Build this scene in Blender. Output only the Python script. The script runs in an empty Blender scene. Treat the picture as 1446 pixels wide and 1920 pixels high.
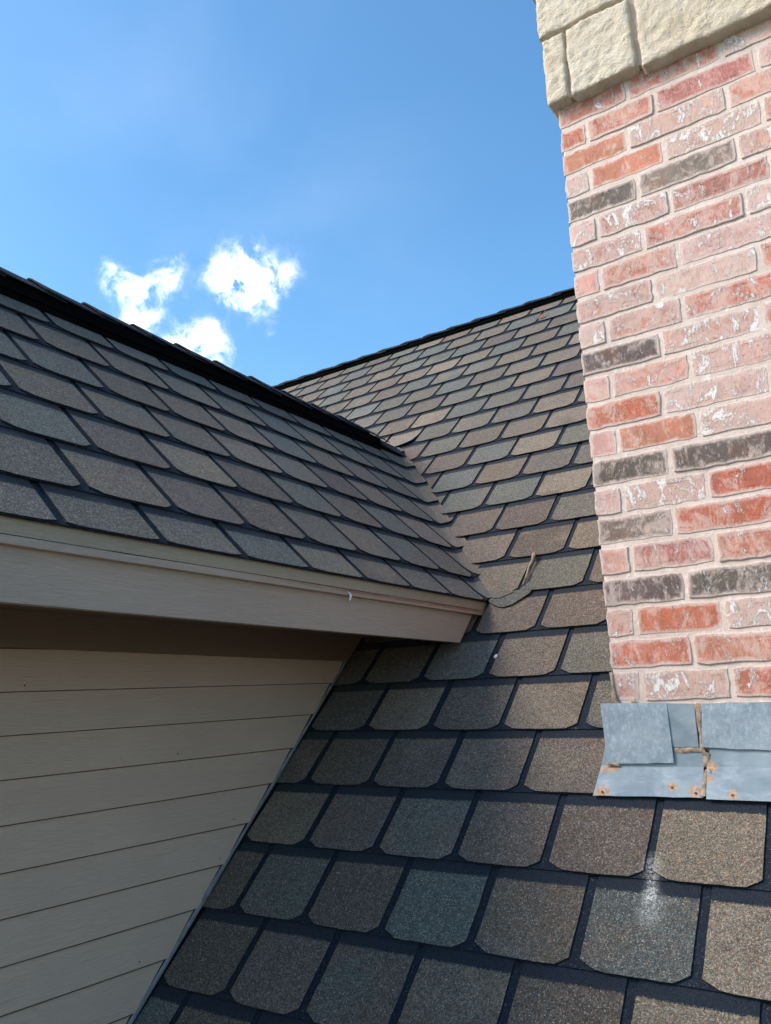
import bpy, math, random
from mathutils import Vector, Matrix, noise as mnoise
random.seed(11)
R_ = math.radians
D = bpy.data
scene = bpy.context.scene
COL = scene.collection

# ------------------------------------------------------------------ camera
cam_d = D.cameras.new("camera"); cam = D.objects.new("camera", cam_d); COL.objects.link(cam)
cam_d.sensor_fit = 'VERTICAL'; cam_d.sensor_height = 24.0; cam_d.lens = 1496.4 / 1920 * 24.0
cam_d.clip_start = 0.02; cam_d.clip_end = 3000
_r = Vector((0.8209, 0.5703, -0.0305)); _u = Vector((0.1580, -0.1753, 0.9718)); _f = Vector((-0.5491, 0.8024, 0.2338))
_f.normalize(); _r = (_r - _f * _r.dot(_f)).normalized(); _u = _r.cross(_f)
cam.matrix_world = Matrix(((_r.x, _u.x, -_f.x, 0), (_r.y, _u.y, -_f.y, 0), (_r.z, _u.z, -_f.z, 0), (0, 0, 0, 1)))
scene.camera = cam

# ------------------------------------------------------------------ light
SUN_DIR = Vector((-0.55, -0.53, 0.645)).normalized()      # from the scene towards the sun
SKY_STRENGTH = 0.090
SUN_STRENGTH = 1.5
SUN_ANGLE = 30.0
EXPOSURE = 1.74
elev = math.asin(SUN_DIR.z); azim = math.atan2(SUN_DIR.x, SUN_DIR.y)
sd = D.lights.new("sun", 'SUN'); sd.energy = SUN_STRENGTH; sd.angle = R_(SUN_ANGLE); sd.color = (1.0, 0.885, 0.80)
so = D.objects.new("sun", sd); COL.objects.link(so); so.location = SUN_DIR * 30
so.rotation_euler = SUN_DIR.to_track_quat('Z', 'Y').to_euler()

scene.view_settings.view_transform = 'Standard'; scene.view_settings.look = 'None'
scene.view_settings.gamma = 1.0; scene.view_settings.use_curve_mapping = False
scene.view_settings.exposure = EXPOSURE
scene.render.engine = 'CYCLES'


class N:
    """tiny node helper"""
    def __init__(s, tree): s.t = tree; s.n = tree.nodes; s.l = tree.links
    def add(s, typ, **kw):
        nd = s.n.new(typ)
        for k, v in kw.items():
            if k == 'ins':
                for a, b in v.items():
                    if hasattr(b, 'is_linked') or isinstance(b, bpy.types.NodeSocket): s.l.new(b, nd.inputs[a])
                    else: nd.inputs[a].default_value = b
            else: setattr(nd, k, v)
        return nd
    def math(s, op, a, b=None, c=None, clamp=False):
        nd = s.n.new('ShaderNodeMath'); nd.operation = op; nd.use_clamp = clamp
        for i, v in enumerate((a, b, c)):
            if v is None: continue
            if isinstance(v, bpy.types.NodeSocket): s.l.new(v, nd.inputs[i])
            else: nd.inputs[i].default_value = v
        return nd.outputs[0]
    def vmath(s, op, a, b=None, scale=None):
        nd = s.n.new('ShaderNodeVectorMath'); nd.operation = op
        for i, v in enumerate((a, b)):
            if v is None: continue
            if isinstance(v, bpy.types.NodeSocket): s.l.new(v, nd.inputs[i])
            else: nd.inputs[i].default_value = v
        if scale is not None:
            if isinstance(scale, bpy.types.NodeSocket): s.l.new(scale, nd.inputs['Scale'])
            else: nd.inputs['Scale'].default_value = scale
        return nd
    def noise(s, vec, scale, detail=4, rough=0.55, dist=0.0):
        nd = s.n.new('ShaderNodeTexNoise'); s.l.new(vec, nd.inputs['Vector'])
        nd.inputs['Scale'].default_value = scale; nd.inputs['Detail'].default_value = detail
        nd.inputs['Roughness'].default_value = rough; nd.inputs['Distortion'].default_value = dist
        return nd.outputs['Fac']
    def smooth(s, v, a, b, lo=0.0, hi=1.0):
        nd = s.n.new('ShaderNodeMapRange'); nd.interpolation_type = 'SMOOTHSTEP'
        s.l.new(v, nd.inputs['Value']); nd.inputs['From Min'].default_value = a; nd.inputs['From Max'].default_value = b
        nd.inputs['To Min'].default_value = lo; nd.inputs['To Max'].default_value = hi
        return nd.outputs[0]
    def mix(s, f, a, b, mode='MIX'):
        nd = s.n.new('ShaderNodeMix'); nd.data_type = 'RGBA'; nd.blend_type = mode
        for k, v in ((0, f), (6, a), (7, b)):
            if isinstance(v, bpy.types.NodeSocket): s.l.new(v, nd.inputs[k])
            elif k and len(v) == 3: nd.inputs[k].default_value = (*v, 1)
            else: nd.inputs[k].default_value = v
        return nd.outputs[2]


world = D.worlds.new("World"); scene.world = world; world.use_nodes = True
w = N(world.node_tree); w.n.clear()
out = w.add('ShaderNodeOutputWorld'); bg = w.add('ShaderNodeBackground')
sky = w.add('ShaderNodeTexSky', sky_type='NISHITA'); sky.sun_disc = False
sky.sun_elevation = elev; sky.sun_rotation = azim; sky.altitude = 300
sky.air_density = 1.0; sky.dust_density = 1.2; sky.ozone_density = 2.2
tc = w.add('ShaderNodeTexCoord'); dirv = tc.outputs['Generated']
skycol = w.mix(1.0, sky.outputs[0], (0.895, 1.030, 1.005), 'MULTIPLY')
hs = w.add('ShaderNodeHueSaturation', ins={'Saturation': 1.14, 'Value': 1.0, 'Color': skycol}); skycol = hs.outputs[0]
# clouds: each puff sits round a true direction, its rim broken up by noise
PUFFS = [((-0.66, 0.58, 0.475), 13, 0.09), ((-0.7144, 0.5098, 0.4793), 47, 0.80),
         ((-0.6992, 0.5353, 0.4738), 39, 1.15),
         ((-0.6732, 0.5515, 0.4926), 52, 0.90),
         ((-0.6608, 0.5562, 0.5040), 89, 0.45),
         ((-0.7161, 0.5389, 0.4435), 42, 1.10),
         ((-0.6996, 0.5519, 0.4538), 68, 0.60),
         ((-0.6298, 0.6026, 0.4901), 47, 1.00),
         ((-0.6112, 0.6100, 0.5043), 34, 1.35),
         ((-0.6136, 0.6262, 0.4809), 37, 1.25),
         ((-0.5892, 0.6322, 0.5032), 49, 0.75),
         ((-0.5661, 0.6441, 0.5144), 59, 0.50),
         ((-0.5767, 0.6512, 0.4933), 52, 0.40),
         ((-0.6090, 0.6444, 0.4625), 52, 0.55),
         ((-0.6734, 0.6028, 0.4279), 36, 1.15),
         ((-0.6595, 0.6063, 0.4444), 74, 0.80),
         ((-0.6889, 0.5921, 0.4181), 44, 1.00),
         ((-0.6619, 0.6268, 0.4111), 52, 0.70),
         ((-0.6132, 0.6584, 0.4364), 137, 0.50),]
nw = w.noise(dirv, 9, 7, 0.6); nw2 = w.noise(dirv, 34, 6, 0.65, 0.4)
wob = w.vmath('SCALE', w.vmath('SUBTRACT', w.add('ShaderNodeTexNoise', ins={'Vector': dirv, 'Scale': 13.0, 'Detail': 7.0, 'Roughness': 0.62}).outputs['Color'], (0.5, 0.5, 0.5)).outputs[0], scale=0.062).outputs[0]
dv = w.vmath('NORMALIZE', w.vmath('ADD', dirv, wob).outputs[0]).outputs[0]
acc = None
for d_, k, amp in PUFFS:
    v = Vector(d_).normalized()
    dt = w.vmath('DISTANCE', dv, tuple(v)).outputs['Value']
    g = w.math('MULTIPLY', w.math('POWER', 2.718, w.math('MULTIPLY', w.math('MULTIPLY', dt, dt), -float(k * k))), float(amp))
    acc = g if acc is None else w.math('ADD', acc, g)
dens = w.math('MULTIPLY', acc, w.math('ADD', w.math('MULTIPLY', w.math('SUBTRACT', nw2, 0.5), 5.0), 0.95))
dens = w.smooth(dens, 0.12, 2.7)
wisp = w.math('MULTIPLY', w.smooth(w.noise(w.vmath('MULTIPLY', dirv, (1.0, 1.0, 1.3)).outputs[0], 3.2, 5, 0.5, 0.3), 0.44, 0.80), 0.07)
near_left = w.smooth(w.vmath('DISTANCE', dirv, (-0.72, 0.53, 0.45)).outputs['Value'], 0.0, 0.55, 1.0, 0.0)
wisp = w.math('MULTIPLY', wisp, near_left)
cm_ = w.mix(wisp, skycol, (7.5, 8.6, 9.8))
cm_ = w.mix(w.math('MULTIPLY', dens, 0.96), cm_, w.mix(w.smooth(nw, 0.35, 0.65), (7.4, 7.75, 8.3), (9.4, 9.5, 9.6)))
w.l.new(cm_, bg.inputs['Color']); bg.inputs['Strength'].default_value = SKY_STRENGTH
w.l.new(bg.outputs[0], out.inputs['Surface'])

# ------------------------------------------------------------------ measured frame of the place (metres, camera at 0,0,0)
W = 0.2295; E = 0.203; S2 = math.sqrt(0.5)
P0 = Vector((-1.4937, 1.6001, -0.5063)); D0 = Vector((-1.3524, 0.8173, 0.4315))
CM = P0.z - P0.y          # main roof: z = y + CM
CD = D0.z + D0.x          # dormer right slope: z = -x + CD
GROUND = -5.6
RIDGE_Y = 4.785; RIDGE_Z = RIDGE_Y + CM
DRX = -2.262; DRZ = CD - DRX     # dormer ridge
WALLX = -1.73; CHX0 = -0.683; CHX1 = 0.42; CHY = 1.956; CHY2 = 2.60


def link(o, parent=None):
    COL.objects.link(o)
    if parent: o.parent = parent
    return o


M_TAB_REF = {}


def kw_axis(me):
    """area-weighted direction of the first (top) face"""
    return me.polygons[0].normal.copy()


def mesh(name, verts, faces, mat=None, parent=None, sc=None, smooth=False, kind=None, extra=None):
    me = D.meshes.new(name); me.from_pydata([tuple(v) for v in verts], [], faces)
    if mat: me.materials.append(mat)
    if sc is not None:
        a = me.attributes.new('sc', 'FLOAT_VECTOR', 'POINT')
        a.data.foreach_set('vector', [c for v in sc for c in v])
    if extra:
        for k, vals in extra.items():
            if isinstance(vals[0], (tuple, list)):
                a = me.attributes.new(k, 'FLOAT_COLOR', 'POINT'); a.data.foreach_set('color', [c for v in vals for c in v])
            else:
                a = me.attributes.new(k, 'FLOAT', 'POINT'); a.data.foreach_set('value', vals)
    if mat is M_TAB_REF.get('m') and mat is not None:
        # only the top surface carries coloured granules; butts and undersides are bare black asphalt
        me.materials.append(M_BACK)
        me.update()
        ax = kw_axis(me)
        for p in me.polygons:
            if p.normal.dot(ax) < 0.55: p.material_index = 1
    if smooth: me.polygons.foreach_set('use_smooth', [True] * len(me.polygons))
    me.update()
    o = D.objects.new(name, me); link(o, parent)
    if kind: o['kind'] = kind
    return o


def thing(name, label, cat, loc=(0, 0, 0), group=None):
    o = D.objects.new(name, None); o.empty_display_size = 0.2; o.location = loc; link(o)
    o['label'] = label; o['category'] = cat
    if group: o['group'] = group
    return o


def boxf(b, x0, x1, y0, y1, z0, z1):
    """append a box to (verts, faces)"""
    v, f = b; i = len(v)
    v += [(x0, y0, z0), (x1, y0, z0), (x1, y1, z0), (x0, y1, z0), (x0, y0, z1), (x1, y0, z1), (x1, y1, z1), (x0, y1, z1)]
    f += [(i, i + 3, i + 2, i + 1), (i + 4, i + 5, i + 6, i + 7), (i, i + 1, i + 5, i + 4), (i + 1, i + 2, i + 6, i + 5), (i + 2, i + 3, i + 7, i + 6), (i + 3, i, i + 4, i + 7)]


# ------------------------------------------------------------------ materials
def mat(name):
    m = D.materials.new(name); m.use_nodes = True; n = N(m.node_tree)
    b = m.node_tree.nodes['Principled BSDF']
    return m, n, b


def bump(n, b, h, dist=0.002, strength=1.0):
    bp = n.add('ShaderNodeBump', ins={'Height': h, 'Distance': dist, 'Strength': strength}); n.l.new(bp.outputs[0], b.inputs['Normal'])


DROP = [((-0.570, 1.765, -0.341), 0.030, 0.42), ((-0.566, 1.745, -0.361), 0.022, 0.5), ((-0.566, 1.722, -0.384), 0.024, 0.95), ((-0.560, 1.700, -0.406), 0.038, 0.42)]


def shingle_mat(name, tint_attr=False, dark=False):
    m, n, b = mat(name)
    sc = n.add('ShaderNodeAttribute', attribute_name='sc').outputs['Vector']
    oi = n.add('ShaderNodeObjectInfo')
    if tint_attr:
        at = n.add('ShaderNodeAttribute', attribute_name='tint'); base = at.outputs['Color']; second = at.outputs['Alpha']
    else:
        base = oi.outputs['Color']; second = oi.outputs['Alpha']
    off = n.vmath('SCALE', (3.1, 7.7, 5.3), scale=n.math('MULTIPLY', oi.outputs['Random'], 23.0)).outputs[0]
    p = n.vmath('ADD', sc, off).outputs[0]
    # granules
    vo = n.add('ShaderNodeTexVoronoi', ins={'Vector': p, 'Scale': 500.0}); vc = vo.outputs['Color']
    sep = n.add('ShaderNodeSeparateColor', ins={'Color': vc})
    vo2 = n.add('ShaderNodeTexVoronoi', ins={'Vector': p, 'Scale': 260.0}); sep2 = n.add('ShaderNodeSeparateColor', ins={'Color': vo2.outputs['Color']})
    g = n.math('ADD', n.math('MULTIPLY', sep.outputs[0], 0.95), n.math('MULTIPLY', sep2.outputs[0], 0.55))      # 0..1.5
    g = n.math('ADD', n.math('MULTIPLY', n.math('POWER', g, 1.6), 0.72), 0.52)
    if dark:
        col = n.mix(sep.outputs[1], (0.0095, 0.0135, 0.021), (0.024, 0.031, 0.042))
        col = n.mix(n.math('MULTIPLY', n.math('GREATER_THAN', sep.outputs[2], 0.965), 0.6), col, (0.12, 0.12, 0.12))
    else:
        # colour drop drifting across the tab
        sx = n.add('ShaderNodeSeparateXYZ', ins={0: sc})
        big = n.noise(p, 6.5, 3, 0.6)
        fine = n.noise(p, 60, 3, 0.7)
        e2 = n.smooth(n.math('ADD', big, n.math('MULTIPLY', n.math('SUBTRACT', sep.outputs[2], 0.5), 0.10)), 0.50, 0.62)
        ramp = n.add('ShaderNodeValToRGB', ins={'Fac': second}); cr = ramp.color_ramp; cr.interpolation = 'CONSTANT'
        cols = [(0, (0.135, 0.119, 0.103)), (0.22, (0.103, 0.123, 0.125)), (0.44, (0.178, 0.155, 0.127)), (0.66, (0.111, 0.095, 0.090)), (0.85, (0.122, 0.129, 0.113))]
        cr.elements[0].position = 0; cr.elements[0].color = (*cols[0][1], 1); cr.elements[1].position = cols[1][0]; cr.elements[1].color = (*cols[1][1], 1)
        for pos, c in cols[2:]:
            e = cr.elements.new(pos); e.color = (*c, 1)
        col = n.mix(n.math('MULTIPLY', e2, 0.62), base, ramp.outputs[0])
        spk = n.mix(sep.outputs[1], (0.62, 0.56, 0.50), (1.38, 1.20, 1.02)); spk2 = n.mix(sep2.outputs[1], (0.86, 1.0, 1.10), (1.14, 1.0, 0.90))
        col = n.mix(1.0, col, spk, 'MULTIPLY'); col = n.mix(1.0, col, spk2, 'MULTIPLY')
        gg = n.add('ShaderNodeCombineColor', ins={0: g, 1: g, 2: g}); col = n.mix(1.0, col, gg.outputs[0], 'MULTIPLY')
        wv = n.math('ADD', n.math('MULTIPLY', fine, 0.5), 0.75); ww = n.add('ShaderNodeCombineColor', ins={0: wv, 1: wv, 2: wv}); col = n.mix(1.0, col, ww.outputs[0], 'MULTIPLY')
        col = n.mix(n.math('MULTIPLY', n.math('GREATER_THAN', sep.outputs[2], 0.955), 0.55), col, (0.50, 0.44, 0.37))
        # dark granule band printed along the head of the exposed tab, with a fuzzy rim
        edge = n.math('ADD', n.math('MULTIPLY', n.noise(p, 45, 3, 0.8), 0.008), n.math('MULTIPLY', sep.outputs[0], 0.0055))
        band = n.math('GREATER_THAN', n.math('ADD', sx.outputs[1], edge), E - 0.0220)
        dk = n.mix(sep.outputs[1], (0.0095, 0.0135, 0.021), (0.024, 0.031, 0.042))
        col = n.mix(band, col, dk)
    if not tint_attr:
        # dried whitish wash-down below the chimney flashing
        gp = n.add('ShaderNodeNewGeometry').outputs['Position']; st = None
        for q, r, a in DROP:
            dq = n.vmath('MULTIPLY', n.vmath('SUBTRACT', gp, q).outputs[0], (1.0, 0.62, 0.62)).outputs[0]
            fq = n.math('MULTIPLY', n.smooth(n.vmath('LENGTH', dq).outputs['Value'], r * 0.15, r, 1.0, 0.0), a)
            st = fq if st is None else n.math('MAXIMUM', st, fq)
        cl = n.smooth(n.noise(gp, 150, 5, 0.85), 0.36, 0.66)
        col = n.mix(n.math('MULTIPLY', st, n.math('ADD', n.math('MULTIPLY', n.math('MULTIPLY', cl, n.math('ADD', n.math('MULTIPLY', sep.outputs[0], 1.3), 0.35)), 1.15), 0.04), clamp=True), col, (0.62, 0.60, 0.54))
    n.l.new(col, b.inputs['Base Color']); b.inputs['Roughness'].default_value = 0.93
    b.inputs['Specular IOR Level'].default_value = 0.18
    if not dark: b.inputs['Sheen Weight'].default_value = 0.07; b.inputs['Sheen Roughness'].default_value = 0.5
    h = n.math('ADD', n.math('MULTIPLY', vo.outputs['Distance'], -220.0), n.math('MULTIPLY', sep.outputs[1], 0.6))
    bump(n, b, n.math('MULTIPLY', h, 1.0), 0.0006, 0.35)
    return m


M_TAB = shingle_mat("asphalt shingle granules"); M_TABS = shingle_mat("asphalt shingle field", True); M_BACK = shingle_mat("dark granule backing", dark=True)
M_TAB_REF['m'] = M_TAB


def simple(name, col, rough=0.6, metal=0.0, var=0.15, scale=8.0, bump_scale=None, bump_d=0.001, coord='Object', stretch=(1, 1, 1), col2=None):
    m, n, b = mat(name)
    tc = n.add('ShaderNodeTexCoord'); oi = n.add('ShaderNodeObjectInfo')
    p = n.vmath('ADD', tc.outputs[coord], n.vmath('SCALE', (2.3, 5.1, 3.7), scale=n.math('MULTIPLY', oi.outputs['Random'], 9.0)).outputs[0]).outputs[0]
    p = n.vmath('MULTIPLY', p, stretch).outputs[0]
    f = n.noise(p, scale, 5, 0.6)
    c2 = col2 or tuple(c * (1 - var * 2) for c in col); c1 = tuple(min(1, c * (1 + var)) for c in col) if not col2 else col
    n.l.new(n.mix(n.smooth(f, 0.3, 0.7), c2, c1), b.inputs['Base Color'])
    b.inputs['Roughness'].default_value = rough; b.inputs['Metallic'].default_value = metal
    if bump_scale: bump(n, b, n.noise(p, bump_scale, 5, 0.65), bump_d, 1.0)
    return m


def paint_mat(name, c, seed=0.0, rust=False):
    """painted fibre-cement or wood board, grain running along Y"""
    m, n, b = mat(name)
    tc = n.add('ShaderNodeTexCoord'); oi = n.add('ShaderNodeObjectInfo')
    p = n.vmath('ADD', tc.outputs['Object'], n.vmath('SCALE', (0.0, 5.1, 3.7), scale=n.math('MULTIPLY', oi.outputs['Random'], 9.0)).outputs[0]).outputs[0]
    ps = n.vmath('MULTIPLY', p, (6.0, 0.9, 11.0)).outputs[0]
    big = n.noise(p, 3.0, 4, 0.6)
    grain = n.noise(ps, 16, 6, 0.7, 1.6)
    fine = n.noise(n.vmath('MULTIPLY', p, (30.0, 3.0, 60.0)).outputs[0], 6, 4, 0.7)
    lum = n.math('ADD', n.math('ADD', n.math('MULTIPLY', big, 0.26), n.math('MULTIPLY', grain, 0.20)), 0.77)
    cc = n.add('ShaderNodeCombineColor', ins={0: lum, 1: lum, 2: n.math('ADD', n.math('MULTIPLY', lum, 0.96), 0.02)})
    col = n.mix(1.0, c, cc.outputs[0], 'MULTIPLY')
    speck = n.math('GREATER_THAN', n.noise(p, 140, 2, 0.5), 0.79)
    col = n.mix(n.math('MULTIPLY', speck, 0.7), col, tuple(k * 0.35 for k in c))
    if rust:
        # bare primer showing where the paint wore off, growing towards the far end of the strip
        sx = n.add('ShaderNodeSeparateXYZ', ins={0: tc.outputs['Object']})
        w1 = n.smooth(sx.outputs[1], 1.15, 1.75)
        streak = n.noise(n.vmath('MULTIPLY', tc.outputs['Object'], (1.0, 2.2, 60.0)).outputs[0], 5, 5, 0.7, 0.5)
        top = n.smooth(sx.outputs[2], 0.2850, 0.2915)
        f = n.math('MULTIPLY', n.math('MULTIPLY', n.smooth(streak, 0.36, 0.55), w1), n.math('ADD', n.math('MULTIPLY', top, 0.85), 0.15))
        col = n.mix(f, col, (0.30, 0.135, 0.075))
    n.l.new(col, b.inputs['Base Color']); b.inputs['Roughness'].default_value = 0.55; b.inputs['Specular IOR Level'].default_value = 0.3
    bump(n, b, n.math('ADD', n.math('MULTIPLY', grain, 0.8), n.math('MULTIPLY', fine, 0.5)), 0.0032, 1.0)
    return m


TAUPE = (0.40, 0.345, 0.29)
M_SIDE = paint_mat("taupe painted siding", (0.55, 0.405, 0.312))
M_FASC = paint_mat("taupe painted fascia", (0.42, 0.327, 0.262))
M_KHAKI = paint_mat("khaki painted trim", (0.37, 0.305, 0.225))
M_WORN = paint_mat("worn painted strip", (0.42, 0.33, 0.265), rust=True)
M_FRIEZE = paint_mat("brown frieze with eave shade", (0.19, 0.135, 0.092))  # shade under the eave is darkened into the brown of frieze and soffit
M_VENT = simple("black ridge vent plastic", (0.0028, 0.0028, 0.0035), 1.0, var=0.2)
M_VENT.node_tree.nodes["Principled BSDF"].inputs["Specular IOR Level"].default_value = 0.05
M_LAPSHADE_NAIL = simple("dark brown lap shadow and nail", (0.105, 0.068, 0.045), 0.95)  # painted shadow and dirt line below each lap; also colours the nail heads
M_DECK = simple("black roofing felt", (0.015, 0.015, 0.018), 0.9)
M_SEAL = simple("weathered tan sealant", (0.34, 0.25, 0.17), 0.6, var=0.3, scale=60, bump_scale=90, bump_d=0.003)
M_GROUND = simple("dry lawn", (0.20, 0.155, 0.10), 0.95, var=0.3, scale=0.6)
M_LIFT = simple("shingle underside", (0.01, 0.01, 0.012), 0.95)


def brick_mat(name, mortar=False, tint_attr=False):
    m, n, b = mat(name)
    oi = n.add('ShaderNodeObjectInfo'); tc = n.add('ShaderNodeTexCoord')
    if mortar:
        p = tc.outputs['Object']
        f1 = n.noise(p, 14, 5, 0.6); f2 = n.noise(p, 260, 3, 0.7); f3 = n.noise(p, 45, 5, 0.7, 0.8)
        col = n.mix(n.smooth(f1, 0.3, 0.7), (0.56, 0.440, 0.365), (0.655, 0.535, 0.455))
        col = n.mix(n.smooth(f3, 0.55, 0.72), col, (0.78, 0.70, 0.63))
        col = n.mix(n.math('MULTIPLY', n.smooth(f3, 0.42, 0.30), 0.5), col, (0.46, 0.36, 0.30))
        h = n.math('ADD', n.math('MULTIPLY', f2, 0.25), f3)
        n.l.new(col, b.inputs['Base Color']); b.inputs['Roughness'].default_value = 0.95; bump(n, b, h, 0.0035, 0.9)
        return m
    if tint_attr:
        at = n.add('ShaderNodeAttribute', attribute_name='tint'); base = at.outputs['Color']; wash = at.outputs['Alpha']; p = tc.outputs['Object']
    else:
        base = oi.outputs['Color']; wash = oi.outputs['Alpha']
        p = n.vmath('ADD', tc.outputs['Object'], n.vmath('SCALE', (3.1, 7.7, 5.3), scale=n.math('MULTIPLY', oi.outputs['Random'], 17.0)).outputs[0]).outputs[0]
    edge = n.add('ShaderNodeAttribute', attribute_name='edge').outputs['Fac']
    pv = n.vmath('MULTIPLY', p, (1.0, 1.0, 0.62)).outputs[0]          # drag marks run up the brick face
    big = n.noise(p, 12, 5, 0.6, 0.5)
    med = n.noise(pv, 26, 8, 0.72, 0.9)
    med2 = n.noise(n.vmath('ADD', pv, (3.0, 5.0, 1.0)).outputs[0], 20, 9, 0.74, 1.5)
    fin = n.noise(n.vmath('MULTIPLY', p, (2.0, 1.0, 0.8)).outputs[0], 110, 5, 0.75, 0.8)
    grit = n.noise(p, 420, 2, 0.6)
    # body colour
    lum = n.math('ADD', n.math('ADD', n.math('MULTIPLY', big, 0.9), n.math('MULTIPLY', fin, 0.5)), 0.32)
    cc = n.add('ShaderNodeCombineColor', ins={0: lum, 1: n.math('MULTIPLY', lum, 0.98), 2: n.math('MULTIPLY', lum, 0.97)})
    col = n.mix(1.0, base, cc.outputs[0], 'MULTIPLY')
    warm = n.smooth(n.noise(p, 23, 5, 0.65, 0.8), 0.52, 0.62)
    col = n.mix(n.math('MULTIPLY', warm, 0.65), col, n.mix(1.0, base, (1.30, 0.95, 0.80), 'MULTIPLY'))
    cool = n.smooth(n.noise(p, 31, 5, 0.65, 0.8), 0.55, 0.63)
    col = n.mix(n.math('MULTIPLY', cool, 0.45), col, n.mix(1.0, base, (0.72, 0.66, 0.75), 'MULTIPLY'))
    # thin pink-white film of lime, broken up
    k = n.math('ADD', n.math('MULTIPLY', med, 0.62), n.math('ADD', n.math('MULTIPLY', big, 0.22), n.math('MULTIPLY', fin, 0.16)))
    t = n.math('SUBTRACT', 0.615, n.math('MULTIPLY', wash, 0.190))
    film = n.math('MULTIPLY', n.math('SUBTRACT', k, n.math('SUBTRACT', t, 0.035)), 13.0, clamp=True)
    film = n.math('MULTIPLY', film, n.math('ADD', n.math('MULTIPLY', fin, 0.9), 0.30), clamp=True)
    col = n.mix(n.math('MULTIPLY', film, 0.74), col, (0.65, 0.500, 0.425))
    # thick white smears
    k2 = n.math('ADD', n.math('MULTIPLY', med2, 0.72), n.math('MULTIPLY', fin, 0.28))
    thick = n.math('MULTIPLY', n.math('SUBTRACT', k2, n.math('SUBTRACT', 0.655, n.math('MULTIPLY', wash, 0.165))), 20.0, clamp=True)
    col = n.mix(n.math('MULTIPLY', thick, 0.85), col, (0.80, 0.745, 0.69))
    # mortar dragged over the arris
    em = n.smooth(n.math('ADD', edge, n.math('MULTIPLY', n.math('SUBTRACT', med, 0.5), 3.0)), 0.85, 0.15)
    col = n.mix(n.math('MULTIPLY', em, 0.80), col, (0.66, 0.52, 0.45))
    pit = n.smooth(n.noise(p, 120, 3, 0.6), 0.35, 0.27)
    col = n.mix(n.math('MULTIPLY', pit, 0.55), col, n.mix(1.0, base, (0.5, 0.45, 0.45), 'MULTIPLY'))
    n.l.new(col, b.inputs['Base Color']); b.inputs['Roughness'].default_value = 0.92; b.inputs['Specular IOR Level'].default_value = 0.25
    h = n.math('ADD', n.math('ADD', n.math('MULTIPLY', thick, 0.45), n.math('MULTIPLY', fin, 0.8)), n.math('MULTIPLY', grit, 0.25))
    h = n.math('SUBTRACT', h, n.math('MULTIPLY', pit, 0.6))
    bump(n, b, h, 0.0028, 0.85)
    return m


M_BRICK = brick_mat("lime washed brick"); M_BRICKS = brick_mat("lime washed brick field", tint_attr=True); M_MORTAR = brick_mat("pinkish mortar", True)


def stone_mat():
    m, n, b = mat("cream limestone")
    tc = n.add('ShaderNodeTexCoord'); oi = n.add('ShaderNodeObjectInfo')
    p = n.vmath('ADD', tc.outputs['Object'], n.vmath('SCALE', (3.1, 7.7, 5.3), scale=n.math('MULTIPLY', oi.outputs['Random'], 17.0)).outputs[0]).outputs[0]
    a = n.noise(p, 7, 5, 0.6, 0.3); c = n.noise(p, 38, 6, 0.7, 0.6); d = n.noise(p, 180, 4, 0.7)
    col = n.mix(n.smooth(a, 0.38, 0.62), (0.66, 0.545, 0.400), (0.725, 0.625, 0.490))
    col = n.mix(n.math('MULTIPLY', n.smooth(c, 0.58, 0.75), 0.6), col, (0.78, 0.71, 0.60))
    col = n.mix(n.math('MULTIPLY', n.smooth(c, 0.42, 0.29), 0.5), col, (0.56, 0.43, 0.27))
    n.l.new(col, b.inputs['Base Color']); b.inputs['Roughness'].default_value = 0.95; b.inputs['Specular IOR Level'].default_value = 0.2
    bump(n, b, n.math('ADD', n.math('MULTIPLY', c, 1.0), n.math('MULTIPLY', d, 0.6)), 0.011, 1.0)
    return m


M_STONE = stone_mat()


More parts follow.
